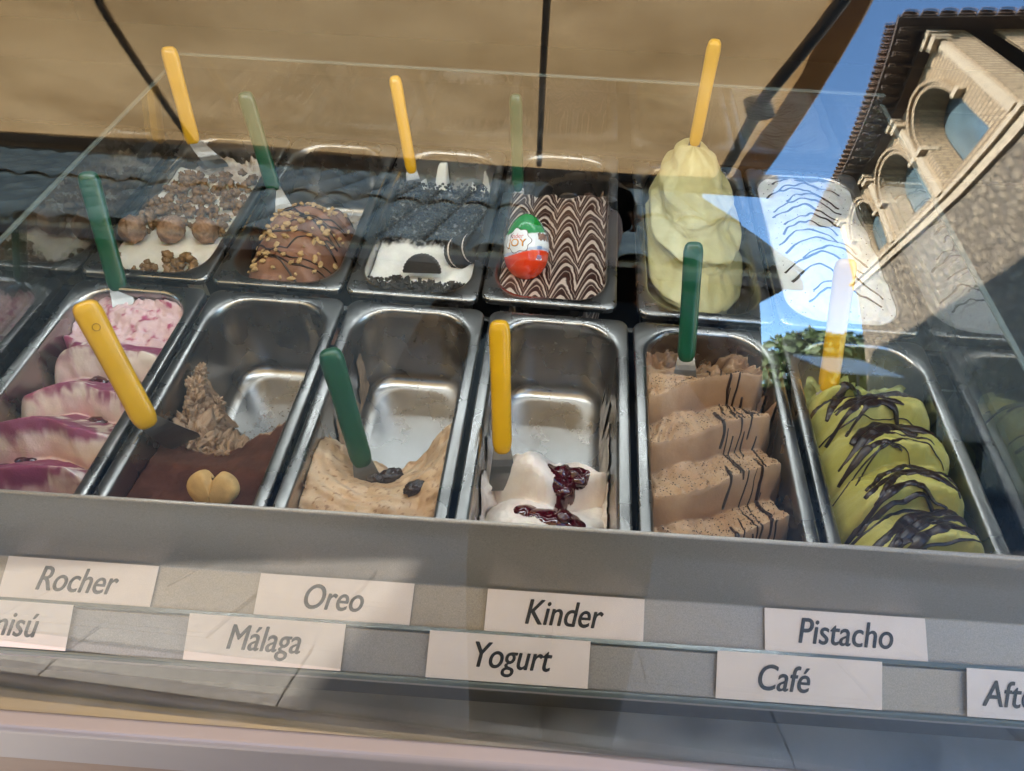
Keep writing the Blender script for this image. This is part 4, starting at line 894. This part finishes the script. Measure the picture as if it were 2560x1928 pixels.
# white yogurt folds with cherry sauce
yx = FX[3]
def zyog(u, y):
    w1 = y + .012 * np.cos(u * 2.1) + .010 * noise(u * 1.1, y * 9)
    ph1 = (w1 + .345) / .058; f = ph1 - np.floor(ph1)
    fold = np.where(f < .35, np.sin(f / .35 * np.pi / 2), np.cos((f - .35) / .65 * np.pi / 2) ** .8)
    lob = .013 * np.sin(u * 4.6 + 1.2 + y * 22)
    return -.052 + .026 * fold + lob * sstep(-.3, -.2, y) - .028 * np.abs(u) ** 4 + .004 * fbm(u * 2, y * 25, 0, 4)
Uu, Vv, yl, Z, q = remainder(yx, lambda u: -.186 + .010 * np.sin(u * 5 + .6) - .008 * u * u + .003 * fbm(u * 4, 3.1, 0, 3), zyog, n=(150, 110), face=.020)
P = place(Uu * .93, yl, Z, yx + .002, CFY); P[..., 2] += .002 * np.sin(np.pi * q) * fbm(Uu * 3, Vv * 8, 1, 3)
yc, yc2 = np.array((.85, .74, .67)), np.array((.90, .82, .76)); tt = sstep(-.4, .4, fbm(Uu * 2, yl * 30, 0, 3))
col = yc * (1 - tt[..., None]) + yc2 * tt[..., None]
g6 = surf('yogurt_ice_cream', P, col, M['gelato']); tag(g6, 'white yogurt ice cream in soft folds topped with cherry sauce', 'ice cream')
smear('wall_smear', yx, -1, -.325, -.135, -.085, -.008, M['rough'], (.84, .74, .66), g6, .010, 4.1, (60, 40), .5, (.78, .67, .59))
smear('wall_smear', yx, 1, -.32, -.20, -.085, -.030, M['rough'], (.84, .74, .66), g6, .007, 6.1, (50, 40), .4, (.78, .67, .59))
xg, yg = P[..., 0], P[..., 1]
blob = lambda x, y, a, b_: 1 - np.sqrt(((xg - x) / a) ** 2 + ((yg - y) / b_) ** 2)
seg = lambda x0, y0, x1, y1, w_: 1 - np.abs((xg - x0) * (y1 - y0) - (yg - y0) * (x1 - x0)) / math.hypot(x1 - x0, y1 - y0) / w_ - 40 * np.clip(np.maximum(np.minimum(y0, y1) - yg, yg - np.maximum(y0, y1)), 0, 1) * 3
mask = np.maximum.reduce([blob(.107, -.207, .023, .017), blob(.1035, -.227, .013, .011), seg(.1045, -.225, .098, -.265, .0065), blob(.1035, -.189, .006, .010), blob(.090, -.262, .034, .0095) , blob(.102, -.268, .026, .012), blob(.068, -.258, .013, .010)])
mask = mask + .10 * fbm(xg * 70, yg * 70, 0, 2)
patch('cherry_sauce', P, np.where(q > .9, -1, mask), .0042, M['sauce'], g6, (.1, .002, .01))
for k, (x, y) in enumerate(((.113, -.206), (.100, -.210), (.103, -.229), (.104, -.268), (.119, -.214))):
    r_, c_ = rc_of(P, [x], [y]); p = samp(P, r_, c_)[0]
    lumpy('cherry', p + [0, 0, .0032], .0075, (1.1, 1, .7), M['sauce'], k * 2.1, g6, .2)

for cx_, sd, c_, pr, sdd in ((tx, 1, (.16, .075, .04), g4, 2.2), (mx_, -1, (.50, .34, .21), g5, 5.5), (mx_, 1, (.50, .34, .21), g5, 7.7), (yx, 1, (.78, .68, .6), g6, 9.4)):
    smear('wall_residue', cx_, sd, -.20, -.05, -.100, -.040, M['rough'], c_, pr, .0016, sdd, (70, 40), 1.1)
# ---- back row -------------------------------------------------------
def flat_top(cx, zfun, y0=.030, y1=.345, n=(150, NC), sh=0.0):
    u = np.linspace(-1, 1, n[1]); yv = np.linspace(y0, y1, n[0]); Uu, Y = np.meshgrid(u, yv); Z = zfun(Uu, Y); P = place(Uu, Y, Z, cx, CBY); return Uu, Y, Z, P
# cream with walnuts
wx = BX[0]
Uu, Y, Z, P = flat_top(wx, lambda u, y: -.014 + .003 * fbm(u * 1.5, y * 16, 1., 3) - .030 * sstep(.262, .285, y + .02 * u) + .022 * sstep(.29, .335, y) * sstep(-.4, .6, fbm(u * 2, y * 40, 2., 3)))
tt = sstep(.262, .28, Y + .02 * Uu); col = mixc(np.broadcast_to((.84, .78, .67), P.shape).copy(), (.50, .40, .32), tt * (.5 + .5 * sstep(-.3, .3, fbm(Uu * 4, Y * 70, 0, 4))))
syr = sstep(.25, .45, fbm(Uu * 2.2, Y * 38, 8.8, 3)) * sstep(.115, .125, Y) * (1 - tt); col = mixc(col, (.42, .22, .06), syr * .6)
g7 = surf('walnut_ice_cream', P, col, M['gelato']); tag(g7, 'cream white ice cream scattered with caramel walnuts', 'ice cream')
wnm = plain('walnut_piece', (.24, .125, .045), .45, 0, .55, 90, .7, 160, .003, coat=.2)
wmes = []
for k in range(7):
    o_ = lumpy('walnut_piece', (0, 0, -RIM), .0050, (1.25, .9, .8), wnm, k * 5.5, None, .6, 2.4, (10, 12)); m_ = o_.data; bpy.data.objects.remove(o_); wmes.append(m_)
cnt = 0
while cnt < 290:
    x, y = random.uniform(-.068, .068), random.uniform(.03, .285)
    band = (y < .058 + .01 * math.sin(x * 60)) or (.124 + .012 * math.sin(x * 70 + 1) < y < .268)
    if not band or abs(x) > float(halfw(np.array(y - CBY))) - .004: continue
    cnt += 1; z = -.012 + random.uniform(0, .006) - (.02 if y > .262 else 0)
    inst('walnut_piece', random.choice(wmes), g7, (wx + x, y, z), (random.random() * 6, random.random() * 6, random.random() * 6), (random.uniform(.6, 1.25),) * 3)
wsm, nt, b = newmat('walnut_shell'); v = coords(nt); n1, bp = noise_bump(nt, b, v, 70, .9, .006, 4, .55)
nt.links.new(ramp2(nt, n1.outputs['Fac'], (.14, .07, .035), (.36, .20, .11), .35, .62), b.inputs['Base Color']); b.inputs['Roughness'].default_value = .6
def walnut(c, r, label, seed, rot):
    ph_, th_ = np.meshgrid(np.linspace(.02, np.pi - .02, 30), np.linspace(0, 2 * np.pi, 44, endpoint=False), indexing='ij')
    d = np.stack([np.sin(ph_) * np.cos(th_), np.sin(ph_) * np.sin(th_), np.cos(ph_)], -1)
    k = r * (1 + .05 * fbm(d[..., 0] * 3 + seed, d[..., 1] * 3, d[..., 2] * 3, 4) - .12 * np.abs(noise(d[..., 0] * 5 + seed, d[..., 1] * 5, d[..., 2] * 2.2)) + .09 * np.exp(-(d[..., 0] / .06) ** 2))
    q_ = d * k[..., None] * np.array((.97, 1.06, 1.0)); ca, sa = math.cos(rot), math.sin(rot); q_ = np.stack([q_[..., 0] * ca - q_[..., 1] * sa, q_[..., 0] * sa + q_[..., 1] * ca, q_[..., 2]], -1)
    F = [tuple(f) for f in gridfaces(30, 44, True).tolist()] + [tuple(range(43, -1, -1)), tuple(range(29 * 44, 30 * 44))]
    tag(mk('walnut', (q_ + np.array(c)).reshape(-1, 3), F, wsm), label, 'walnut', 'whole walnuts in a row')
walnut((-.485, .098, .004), .0178, 'whole brown walnut, leftmost of the row of three', 1.0, .3); walnut((-.4345, .104, .004), .0178, 'whole brown walnut in the middle of the row of three', 4.0, -.5); walnut((-.390, .108, .003), .0172, 'whole brown walnut, rightmost of the row of three', 7.5, .9)

# milk chocolate mound with hazelnuts
nx_ = BX[1]
nr = 140; u = np.linspace(-1, 1, NC); v = np.linspace(0, 1, nr); Uu, Vv = np.meshgrid(u, v); Yl = .028 + .175 * Vv
ph = (Yl + .016 * Uu ** 2 + .008 * Uu) / .036; f = ph - np.floor(ph)
Zl = .000 + .040 * np.sin(np.pi * np.clip(Vv * .93 + .05, 0, 1)) ** .6 - .060 * np.abs(Uu) ** 3.2 + .009 * (np.where(f < .3, np.sin(f / .3 * 1.57), np.cos((f - .3) / .7 * 1.57)) - 1) + .005 * fbm(Uu * 1.8, Yl * 22, 2., 3) - .055 * sstep(.86, 1, Vv) - .014
P = np.stack([nx_ + Uu * .062, Yl, Zl], -1)
tt = sstep(-.4, .4, fbm(Uu * 2, Yl * 25, 0, 3)); col = np.array((.20, .085, .045)) * (1 - tt[..., None]) + np.array((.28, .13, .075)) * tt[..., None]
g8 = surf('hazelnut_chocolate_ice_cream', P, col, M['gelato']); tag(g8, 'milk chocolate ice cream mound with chopped hazelnuts', 'ice cream')
vf = []
for k in range(11):
    t = np.linspace(0, 1, 40); r0 = nr * (.06 + .08 * k); c = NC * (.08 + .84 * t); r = r0 + 9 * np.sin(t * 5 + k) + 16 * (t - .5) * (1 if k % 2 else -1); ok = (r > 1) & (r < nr - 4)
    if ok.sum() > 6: vf.append(strand(P, r[ok], c[ok], np.clip(.0016 * (1 + .6 * noise(t[ok] * 5, k * 2.)), .0006, .003), 6, .6, .25))
mk('chocolate_drizzle', *join(*vf), M['choc'], g8)
hzm = plain('hazelnut_chip', (.52, .33, .14), .55, 0, .35, 60, .4, 200, .001)
hm_ = []
for k in range(6):
    o_ = lumpy('hazelnut_chip', (0, 0, -RIM), .0034, (1.4, .85, .65), hzm, k * 4.1, None, .4, 1.6, (6, 7)); m_ = o_.data; bpy.data.objects.remove(o_)
    m_.polygons.foreach_set('use_smooth', [False] * len(m_.polygons)); hm_.append(m_)
for k in range(120):
    r, c = random.uniform(3, nr * .88), random.uniform(.06, .94) * NC; p = samp(P, np.array([r]), np.array([c]))[0]
    inst('hazelnut_chip', random.choice(hm_), g8, p + [0, 0, .001], (random.uniform(-.5, .5), random.uniform(-.5, .5), random.random() * 6), (random.uniform(.55, 1.25),) * 3)

# white with dark cookie crumbs
ox = BX[2]
Uu, Y, Z, P = flat_top(ox, lambda u, y: -.020 + .003 * fbm(u * 1.5, y * 16, 5., 3) - .045 * sstep(.275, .31, y) + .05 * sstep(.31, .345, y) * sstep(-.1, .5, fbm(u * 3, 7.7, 0, 3) + .3 * u) , n=(150, NC))
cr = np.maximum(sstep(.062, .045, Y + .010 * fbm(Uu * 3, 1., 0, 3)), sstep(.135, .150, Y + .012 * fbm(Uu * 3, 5., 0, 3)) * sstep(.292, .275, Y))
cr2 = np.clip(cr * (.75 + .8 * sstep(-.4, .1, fbm(Uu * 9, Y * 130, 0, 3))), 0, 1)
col = mixc(np.broadcast_to((.86, .83, .77), P.shape).copy(), (.016, .012, .011), cr2)
P[..., 2] += .004 * cr * np.clip(.5 + fbm(Uu * 11, Y * 150, 1., 3), 0, 2)
g9 = surf('cookie_ice_cream', P, col, M['gelato']); tag(g9, 'white ice cream with bands of black cookie crumbs', 'ice cream')
ckm = plain('black_cookie', (.022, .018, .016), .5, 0, .4, 60, .5, 260, .0008)
o_ = lumpy('crumb', (0, 0, -RIM), 1.0, (1.1, .9, .8), ckm, 2.2, None, .8, 1.8, (5, 6)); cvs = np.array([v_.co[:] for v_ in o_.data.vertices]); cfs = [tuple(p.vertices) for p in o_.data.polygons]; bpy.data.objects.remove(o_)
vf = []
for k in range(950):
    x, y = random.uniform(-.064, .064), (random.uniform(.030, .056) if k < 330 else random.uniform(.148, .283)); 
    if abs(x) > float(halfw(np.array(y - CBY))) - .002: continue
    s = random.uniform(.0012, .0030) if k > 60 else random.uniform(.003, .0052); a = random.random() * 6.3; rm = np.array([[math.cos(a), -math.sin(a), 0], [math.sin(a), math.cos(a), 0], [0, 0, 1]])
    vf.append(((cvs * s) @ rm.T + np.array([ox + x, y, -.0155 + random.uniform(0, .004)]), cfs))
tag(mk('cookie_crumbs', *join(*vf), ckm, g9, smooth=False), kind='stuff')
def cookie(c, r, half, tilt, yaw, label):
    """round sandwich biscuit (or half of one) with ridged edge and paler filling"""
    n = 64; a0, a1 = (0, np.pi) if half else (0, 2 * np.pi); an = np.linspace(a0, a1, n)
    e = empty('cookie', c); tag(e, label, 'cookie', 'black sandwich cookies on the white ice cream')
    def disc(z0, z1, rr_, ridge):
        q = rr_ * (1 + ridge * np.sign(np.sin(an * 36)) * .5); S = []
        for z, k in ((z0, .94), (z0 + .0006, 1.0), (z1 - .0006, 1.0), (z1, .94)): S.append(np.stack([q * k * np.cos(an), q * k * np.sin(an), 0 * an + z], -1))
        return rings(S)
    Rm = Matrix.Rotation(yaw, 3, 'Z') @ Matrix.Rotation(tilt, 3, 'X')
    for nm, (v_, f_), mt in (('wafer', disc(.0022, .0065, r, .035), ckm), ('filling', disc(-.0021, .0021, r * .93, 0), M['card']), ('wafer', disc(-.0065, -.0022, r, .035), ckm)):
        v_ = np.array([Rm @ Vector(p) for p in v_]) + np.array(c); mk(nm, v_, f_, mt, e, smooth=False)
cookie((-.0935, .070, -.010), .0240, True, R_(58), R_(4), 'half black cookie standing upright at the front of the white band')
cookie((-.052, .112, -.005), .0215, False, R_(62), R_(64), 'whole black cookie leaning right of the standing half cookie')
cookie((-.034, .122, -.004), .0215, False, R_(62), R_(60), 'black cookie against the right wall of its pan')

# feathered chocolate and cream top
kx = BX[3]
kin, nt, b = newmat('feathered_icing'); v = coords(nt)
sep = N(nt, 'ShaderNodeSeparateXYZ'); nt.links.new(v, sep.inputs[0])
def MA(op, a, b_=None, c_=None):
    n_ = N(nt, 'ShaderNodeMath', operation=op)
    for i, q_ in enumerate((a, b_, c_)):
        if q_ is None: continue
        if isinstance(q_, (int, float)): n_.inputs[i].default_value = q_
        else: nt.links.new(q_, n_.inputs[i])
    return n_.outputs[0]
n1 = N(nt, 'ShaderNodeTexNoise'); n1.inputs['Scale'].default_value = 16; n1.inputs['Detail'].default_value = 5; nt.links.new(v, n1.inputs['Vector'])
xw = MA('ADD', sep.outputs['X'], MA('MULTIPLY', MA('SUBTRACT', n1.outputs['Fac'], .5), .016))
tri = MA('PINGPONG', MA('ADD', xw, .2), .0165)                        # 0 at a drawn line, .0165 between
t01 = MA('DIVIDE', tri, .0165)
pull = MA('MULTIPLY', MA('POWER', MA('SUBTRACT', 1, t01), 1.7), .042)
yy = MA('ADD', MA('SUBTRACT', sep.outputs['Y'], MA('MULTIPLY', pull, -1)), MA('MULTIPLY', MA('SUBTRACT', n1.outputs['Fac'], .5), .045))
wv = MA('SINE', MA('MULTIPLY', yy, 2 * math.pi / .0135))
wv2 = MA('SINE', MA('ADD', MA('MULTIPLY', yy, 2 * math.pi / .027), 1.0))
wv3 = MA('SINE', MA('MULTIPLY', yy, 2 * math.pi / .0061)); sm = MA('ADD', MA('ADD', MA('MULTIPLY', wv, .8), MA('MULTIPLY', wv2, .75)), MA('MULTIPLY', wv3, .45))
rp = ramp2(nt, MA('ADD', MA('MULTIPLY', sm, .28), .5), (.042, .016, .011), (.56, .45, .37), .46, .68)
nt.links.new(rp, b.inputs['Base Color']); b.inputs['Roughness'].default_value = .28; b.inputs['Specular IOR Level'].default_value = .5
bp = N(nt, 'ShaderNodeBump'); bp.inputs['Strength'].default_value = .25; bp.inputs['Distance'].default_value = .001; nt.links.new(sm, bp.inputs['Height']); nt.links.new(bp.outputs[0], b.inputs['Normal'])
Uu, Y, Z, P = flat_top(kx, lambda u, y: -.010 + .0015 * fbm(u * 1.5, y * 14, 1., 3) - .0 * y, .030, .262)
P[..., 1] += .010 * np.clip((Y - .2) / .06, 0, 1) * fbm(Uu * 2.5, 3.3, 0, 3)
P[..., 2] += .004
g10 = surf('feathered_ice_cream', P, np.broadcast_to((.05, .02, .015), P.shape), kin); tag(g10, 'ice cream topped with feathered dark chocolate and cream icing', 'ice cream')
smear('wall_smear', kx, 1, .225, .335, -.09, .004, M['rough'], (.36, .22, .15), g10, .006, 3.1, (40, 30), .6)
smear('wall_smear', kx, -1, .255, .335, -.09, .004, M['rough'], (.36, .22, .15), g10, .008, 9.1, (40, 30), .6)

# surprise egg lying on it
em = food('egg_wrapper', .22, .02, 100, .0003, spec=.5, sss=0, coat=.4, mottled=.02)
ec = np.array([.0372, .0975, .0215]); ea = np.array([-.05, .66, .75]); ea /= np.linalg.norm(ea)
cv = np.array([.08, -.65, .57]) - ec; cv -= ea * (cv @ ea); cv /= np.linalg.norm(cv); es = np.cross(ea, cv)   # es points to the viewer's right
def egg(sn, phi, k=1.0):
    """sn -1 (round red end) .. 1 (green tip); phi 0 faces the viewer"""
    rad = .0285 * np.sqrt(np.clip(1 - sn ** 2, 0, 1)) * (1 - .13 * sn) * k
    return ec + ea * (sn * .0415 * k)[..., None] + cv * (rad * np.cos(phi))[..., None] + es * (rad * np.sin(phi))[..., None]
sg_, pg = np.meshgrid(-np.cos(np.linspace(.01, np.pi - .01, 110)), np.linspace(-np.pi, np.pi, 160, endpoint=False), indexing='ij')
col = np.broadcast_to((.80, .80, .80), sg_.shape + (3,)).copy()
redl = -.22 + .07 * np.sin(pg * 2 + .6) + .10 * pg * (np.abs(pg) < 1.5) * .4
col = mixc(col, (.80, .050, .010), sstep(.012, -.012, sg_ - redl)); col = mixc(col, (.30, .42, .75), sstep(.05, .03, np.abs(sg_ - redl - .05)) * (np.abs(pg) < 1.6) * .55)
grl = .36 + .05 * np.sin(pg * 1.5 - .5); col = mixc(col, (.010, .24, .035), sstep(-.012, .012, sg_ - grl))
# blocky brown band at the right of the wrapper
bx_ = (pg > .55) & (pg < 1.5); cell = (np.floor(pg * 9) * 7 + np.floor(sg_ * 14) * 13) % 5; bk = bx_ & (np.abs(sg_ - .26) < .13 - .03 * (np.floor(pg * 9) % 2))
col[bk] = np.array([(.20, .07, .03), (.30, .12, .05), (.13, .045, .02), (.24, .09, .04), (.35, .16, .08)])[cell[bk].astype(int)]
E_ = egg(sg_, pg); egF = [tuple(f) for f in gridfaces(110, 160, True).tolist()] + [tuple(range(159, -1, -1)), tuple(range(109 * 160, 110 * 160))]
egg_o = mk('toy_egg', E_.reshape(-1, 3), egF, em, col=col); tag(egg_o, 'red, white and green wrapped chocolate toy egg on feathered icing', 'egg')
def on_egg(name, V2, F2, s0, p0, mat, k):
    V2 = np.asarray(V2); sn = s0 + V2[:, 1] / .0385; ph2 = p0 + V2[:, 0] / .0255
    return mk(name, egg(sn, ph2, k), F2, mat, egg_o, smooth=False)
an = np.linspace(0, 2 * np.pi, 60, endpoint=False)
def cloud(k): return np.stack([k * (.0150 * np.cos(an) * (1 + .10 * np.cos(an * 7))), k * (.0130 * np.sin(an) * (1 + .10 * np.cos(an * 7)))], -1)
def ringfan(o2): 
    lv = [o2 * f_ for f_ in (1, .75, .5, .25)]; V2 = np.concatenate(lv + [np.zeros((1, 2))]); n = len(o2); F2 = [tuple(f_) for f_ in gridfaces(4, n, True).tolist()] + [(3 * n + i, 3 * n + (i + 1) % n, 4 * n) for i in range(n)]; return V2, F2
Pb = plain('print_brown', (.10, .02, .015), .4); Pw = plain('print_white', (.8, .8, .8), .4); Pr = plain('print_red', (.62, .02, .02), .4); Pk = plain('print_black', (.01, .01, .01), .4); Po = plain('print_orange', (.85, .33, .01), .4); Pbl = plain('print_blue', (.08, .25, .55), .4)
on_egg('emblem_border', *ringfan(cloud(1.06)), .13, -.42, Pb, 1.004); on_egg('emblem', *ringfan(cloud(1.0)), .13, -.42, Pw, 1.008)
def etext(nm, word, size, s0, p0, mat, k, bold, sx_=1.0):
    v2, f2 = text_mesh(word, size, 0, 0); v2[:, 0] *= sx_; V2, F2 = [], []
    for q, (dx, dy) in enumerate(((0, 0), (bold, 0), (-bold, 0), (0, bold), (0, -bold))):
        n = len(V2); V2 += [(p[0] + dx, p[1] + dy) for p in v2]; F2 += [tuple(i + n for i in f_) for f_ in f2]
        on_egg(nm if q == 0 else nm, [(p[0] + dx, p[1] + dy) for p in v2], f2, s0, p0, mat, k + q * .0008) if q == 0 else None
    on_egg(nm, np.array(V2)[len(v2):], [tuple(i - len(v2) for i in f_) for f_ in F2[len(f2):]], s0, p0, mat, k + .0012) if False else None
etext('lettering', 'K', .0085, .255, -.73, Pk, 1.013, 0); etext('lettering', 'inder', .0080, .255, -.44, Pr, 1.013, 0, .95)
etext('lettering', 'JOY', .0125, .05, -.45, Pb, 1.012, 0, 1.08); etext('lettering', 'JOY', .0115, .056, -.455, Po, 1.018, 0, 1.08)
on_egg('barcode_label', *([( -.004, -.0085), (.004, -.0085), (.004, .0085), (-.004, .0085)], [(0, 1, 2, 3)]), -.20, .62, Pw, 1.012)
for k in range(7): on_egg('barcode_bar', [(-.003 + .0009 * k, -.0072), (-.0025 + .0009 * k, -.0072), (-.0025 + .0009 * k, .0072), (-.003 + .0009 * k, .0072)], [(0, 1, 2, 3)], -.20, .62, Pbl, 1.016)

# tall pale green mound
gx_ = BX[4]
nr, nc = 120, 150; v = np.linspace(0, 1, nr); a = np.linspace(0, 2 * np.pi, nc, endpoint=False); Vv, A_ = np.meshgrid(v, a, indexing='ij')
zb0, ztop = -.055, .092
sp = Vv * 4.2 + A_ / (2 * np.pi) * 1.0 + .22 * fbm(np.cos(A_) * 1.3, np.sin(A_) * 1.3, Vv * 4, 2); f = sp - np.floor(sp)
lip = np.where(f < .72, (f / .72) ** 1.6, np.cos((f - .72) / .28 * np.pi / 2))
prof = np.interp(Vv, [0, .25, .45, .65, .82, .93, .98, 1.0], [1.0, 1.0, .93, .78, .58, .42, .28, .06])
rad = prof * (1 + .30 * (lip - .4) * (1 - .3 * Vv) + .08 * (1 - Vv) ** 1.4 * fbm(np.cos(A_) * 1.3, np.sin(A_) * 1.3, Vv * 12, 3))
cxp = gx_ - .002 - .014 * Vv; cyp = .160 + .090 * Vv ** 1.1
X = cxp + rad * .060 * np.sign(np.cos(A_)) * np.abs(np.cos(A_)) ** .85; Yv = cyp + rad * np.where(np.sin(A_) < 0, .122 * (1 - .35 * Vv), .10) * np.sin(A_)
Zv = zb0 + (ztop - zb0) * np.interp(Vv, [0, .3, .6, 1], [0, .38, .66, 1]) + .004 * (1 - Vv) * fbm(np.cos(A_) * 3, np.sin(A_) * 3, Vv * 9, 3) - .010 * lip * (1 - Vv)
X = np.clip(X, gx_ - .0655, gx_ + .0655); V = np.stack([X, Yv, Zv], -1).reshape(-1, 3)
tt = sstep(-.4, .4, fbm(np.cos(A_) * 1.6, np.sin(A_) * 1.6, Vv * 5, 3))[..., None]; col = np.array((.50, .44, .20)) * (1 - tt) + np.array((.62, .57, .31)) * tt
F = [tuple(q_) for q_ in gridfaces(nr, nc, True).tolist()] + [tuple(range(nc - 1, -1, -1)), tuple(range((nr - 1) * nc, nr * nc))]
g11 = mk('pistachio_ice_cream', V, F, M['gelato'], col=col); tag(g11, 'tall swirled mound of pale green pistachio ice cream', 'ice cream')

# white with thin chocolate streaks
sx_ = BX[5]
Uu, Y, Z, P = flat_top(sx_, lambda u, y: -.004 + .016 * (1 - u * u) * np.sin(np.pi * np.clip((y - .02) / .33, 0, 1)) + .004 * fbm(u * 1.7, y * 17, 6., 3))
col = np.broadcast_to((.86, .85, .82), P.shape).copy()
g12 = surf('streaked_ice_cream', P, col, M['gelato']); tag(g12, 'white ice cream with thin chocolate streaks under the sky reflection', 'ice cream')
vf = []
for k in range(15):
    t = np.linspace(0, 1, 40); r = 150 * (.05 + .06 * k) + 18 * np.sin(t * 2.6 + .3) + 4 * noise(t * 5, k * 1.3); c = NC * (random.uniform(.05, .25) + random.uniform(.5, .7) * t); ok = (r > 1) & (r < 148)
    if ok.sum() > 6: vf.append(strand(P, r[ok], c[ok], np.clip(.0015 * (1 + .7 * noise(t[ok] * 4, k * 2.7)), .0005, .003), 6, .6, .25))
mk('chocolate_streaks', *join(*vf), M['choc'], g12)
vf = []
for k in range(160):
    p = samp(P, np.array([random.uniform(2, 147)]), np.array([random.uniform(2, NC - 3)]))[0] + [0, 0, .0002]; s = random.uniform(.0004, .0013)
    vf.append(([p + [s, 0, 0], p + [0, s, 0], p + [-s, 0, 0], p + [0, -s, 0], p + [0, 0, s * .8]], [(0, 1, 4), (1, 2, 4), (2, 3, 4), (3, 0, 4)]))
tag(mk('chocolate_specks', *join(*vf), M['choc'], g12, smooth=False), kind='stuff')
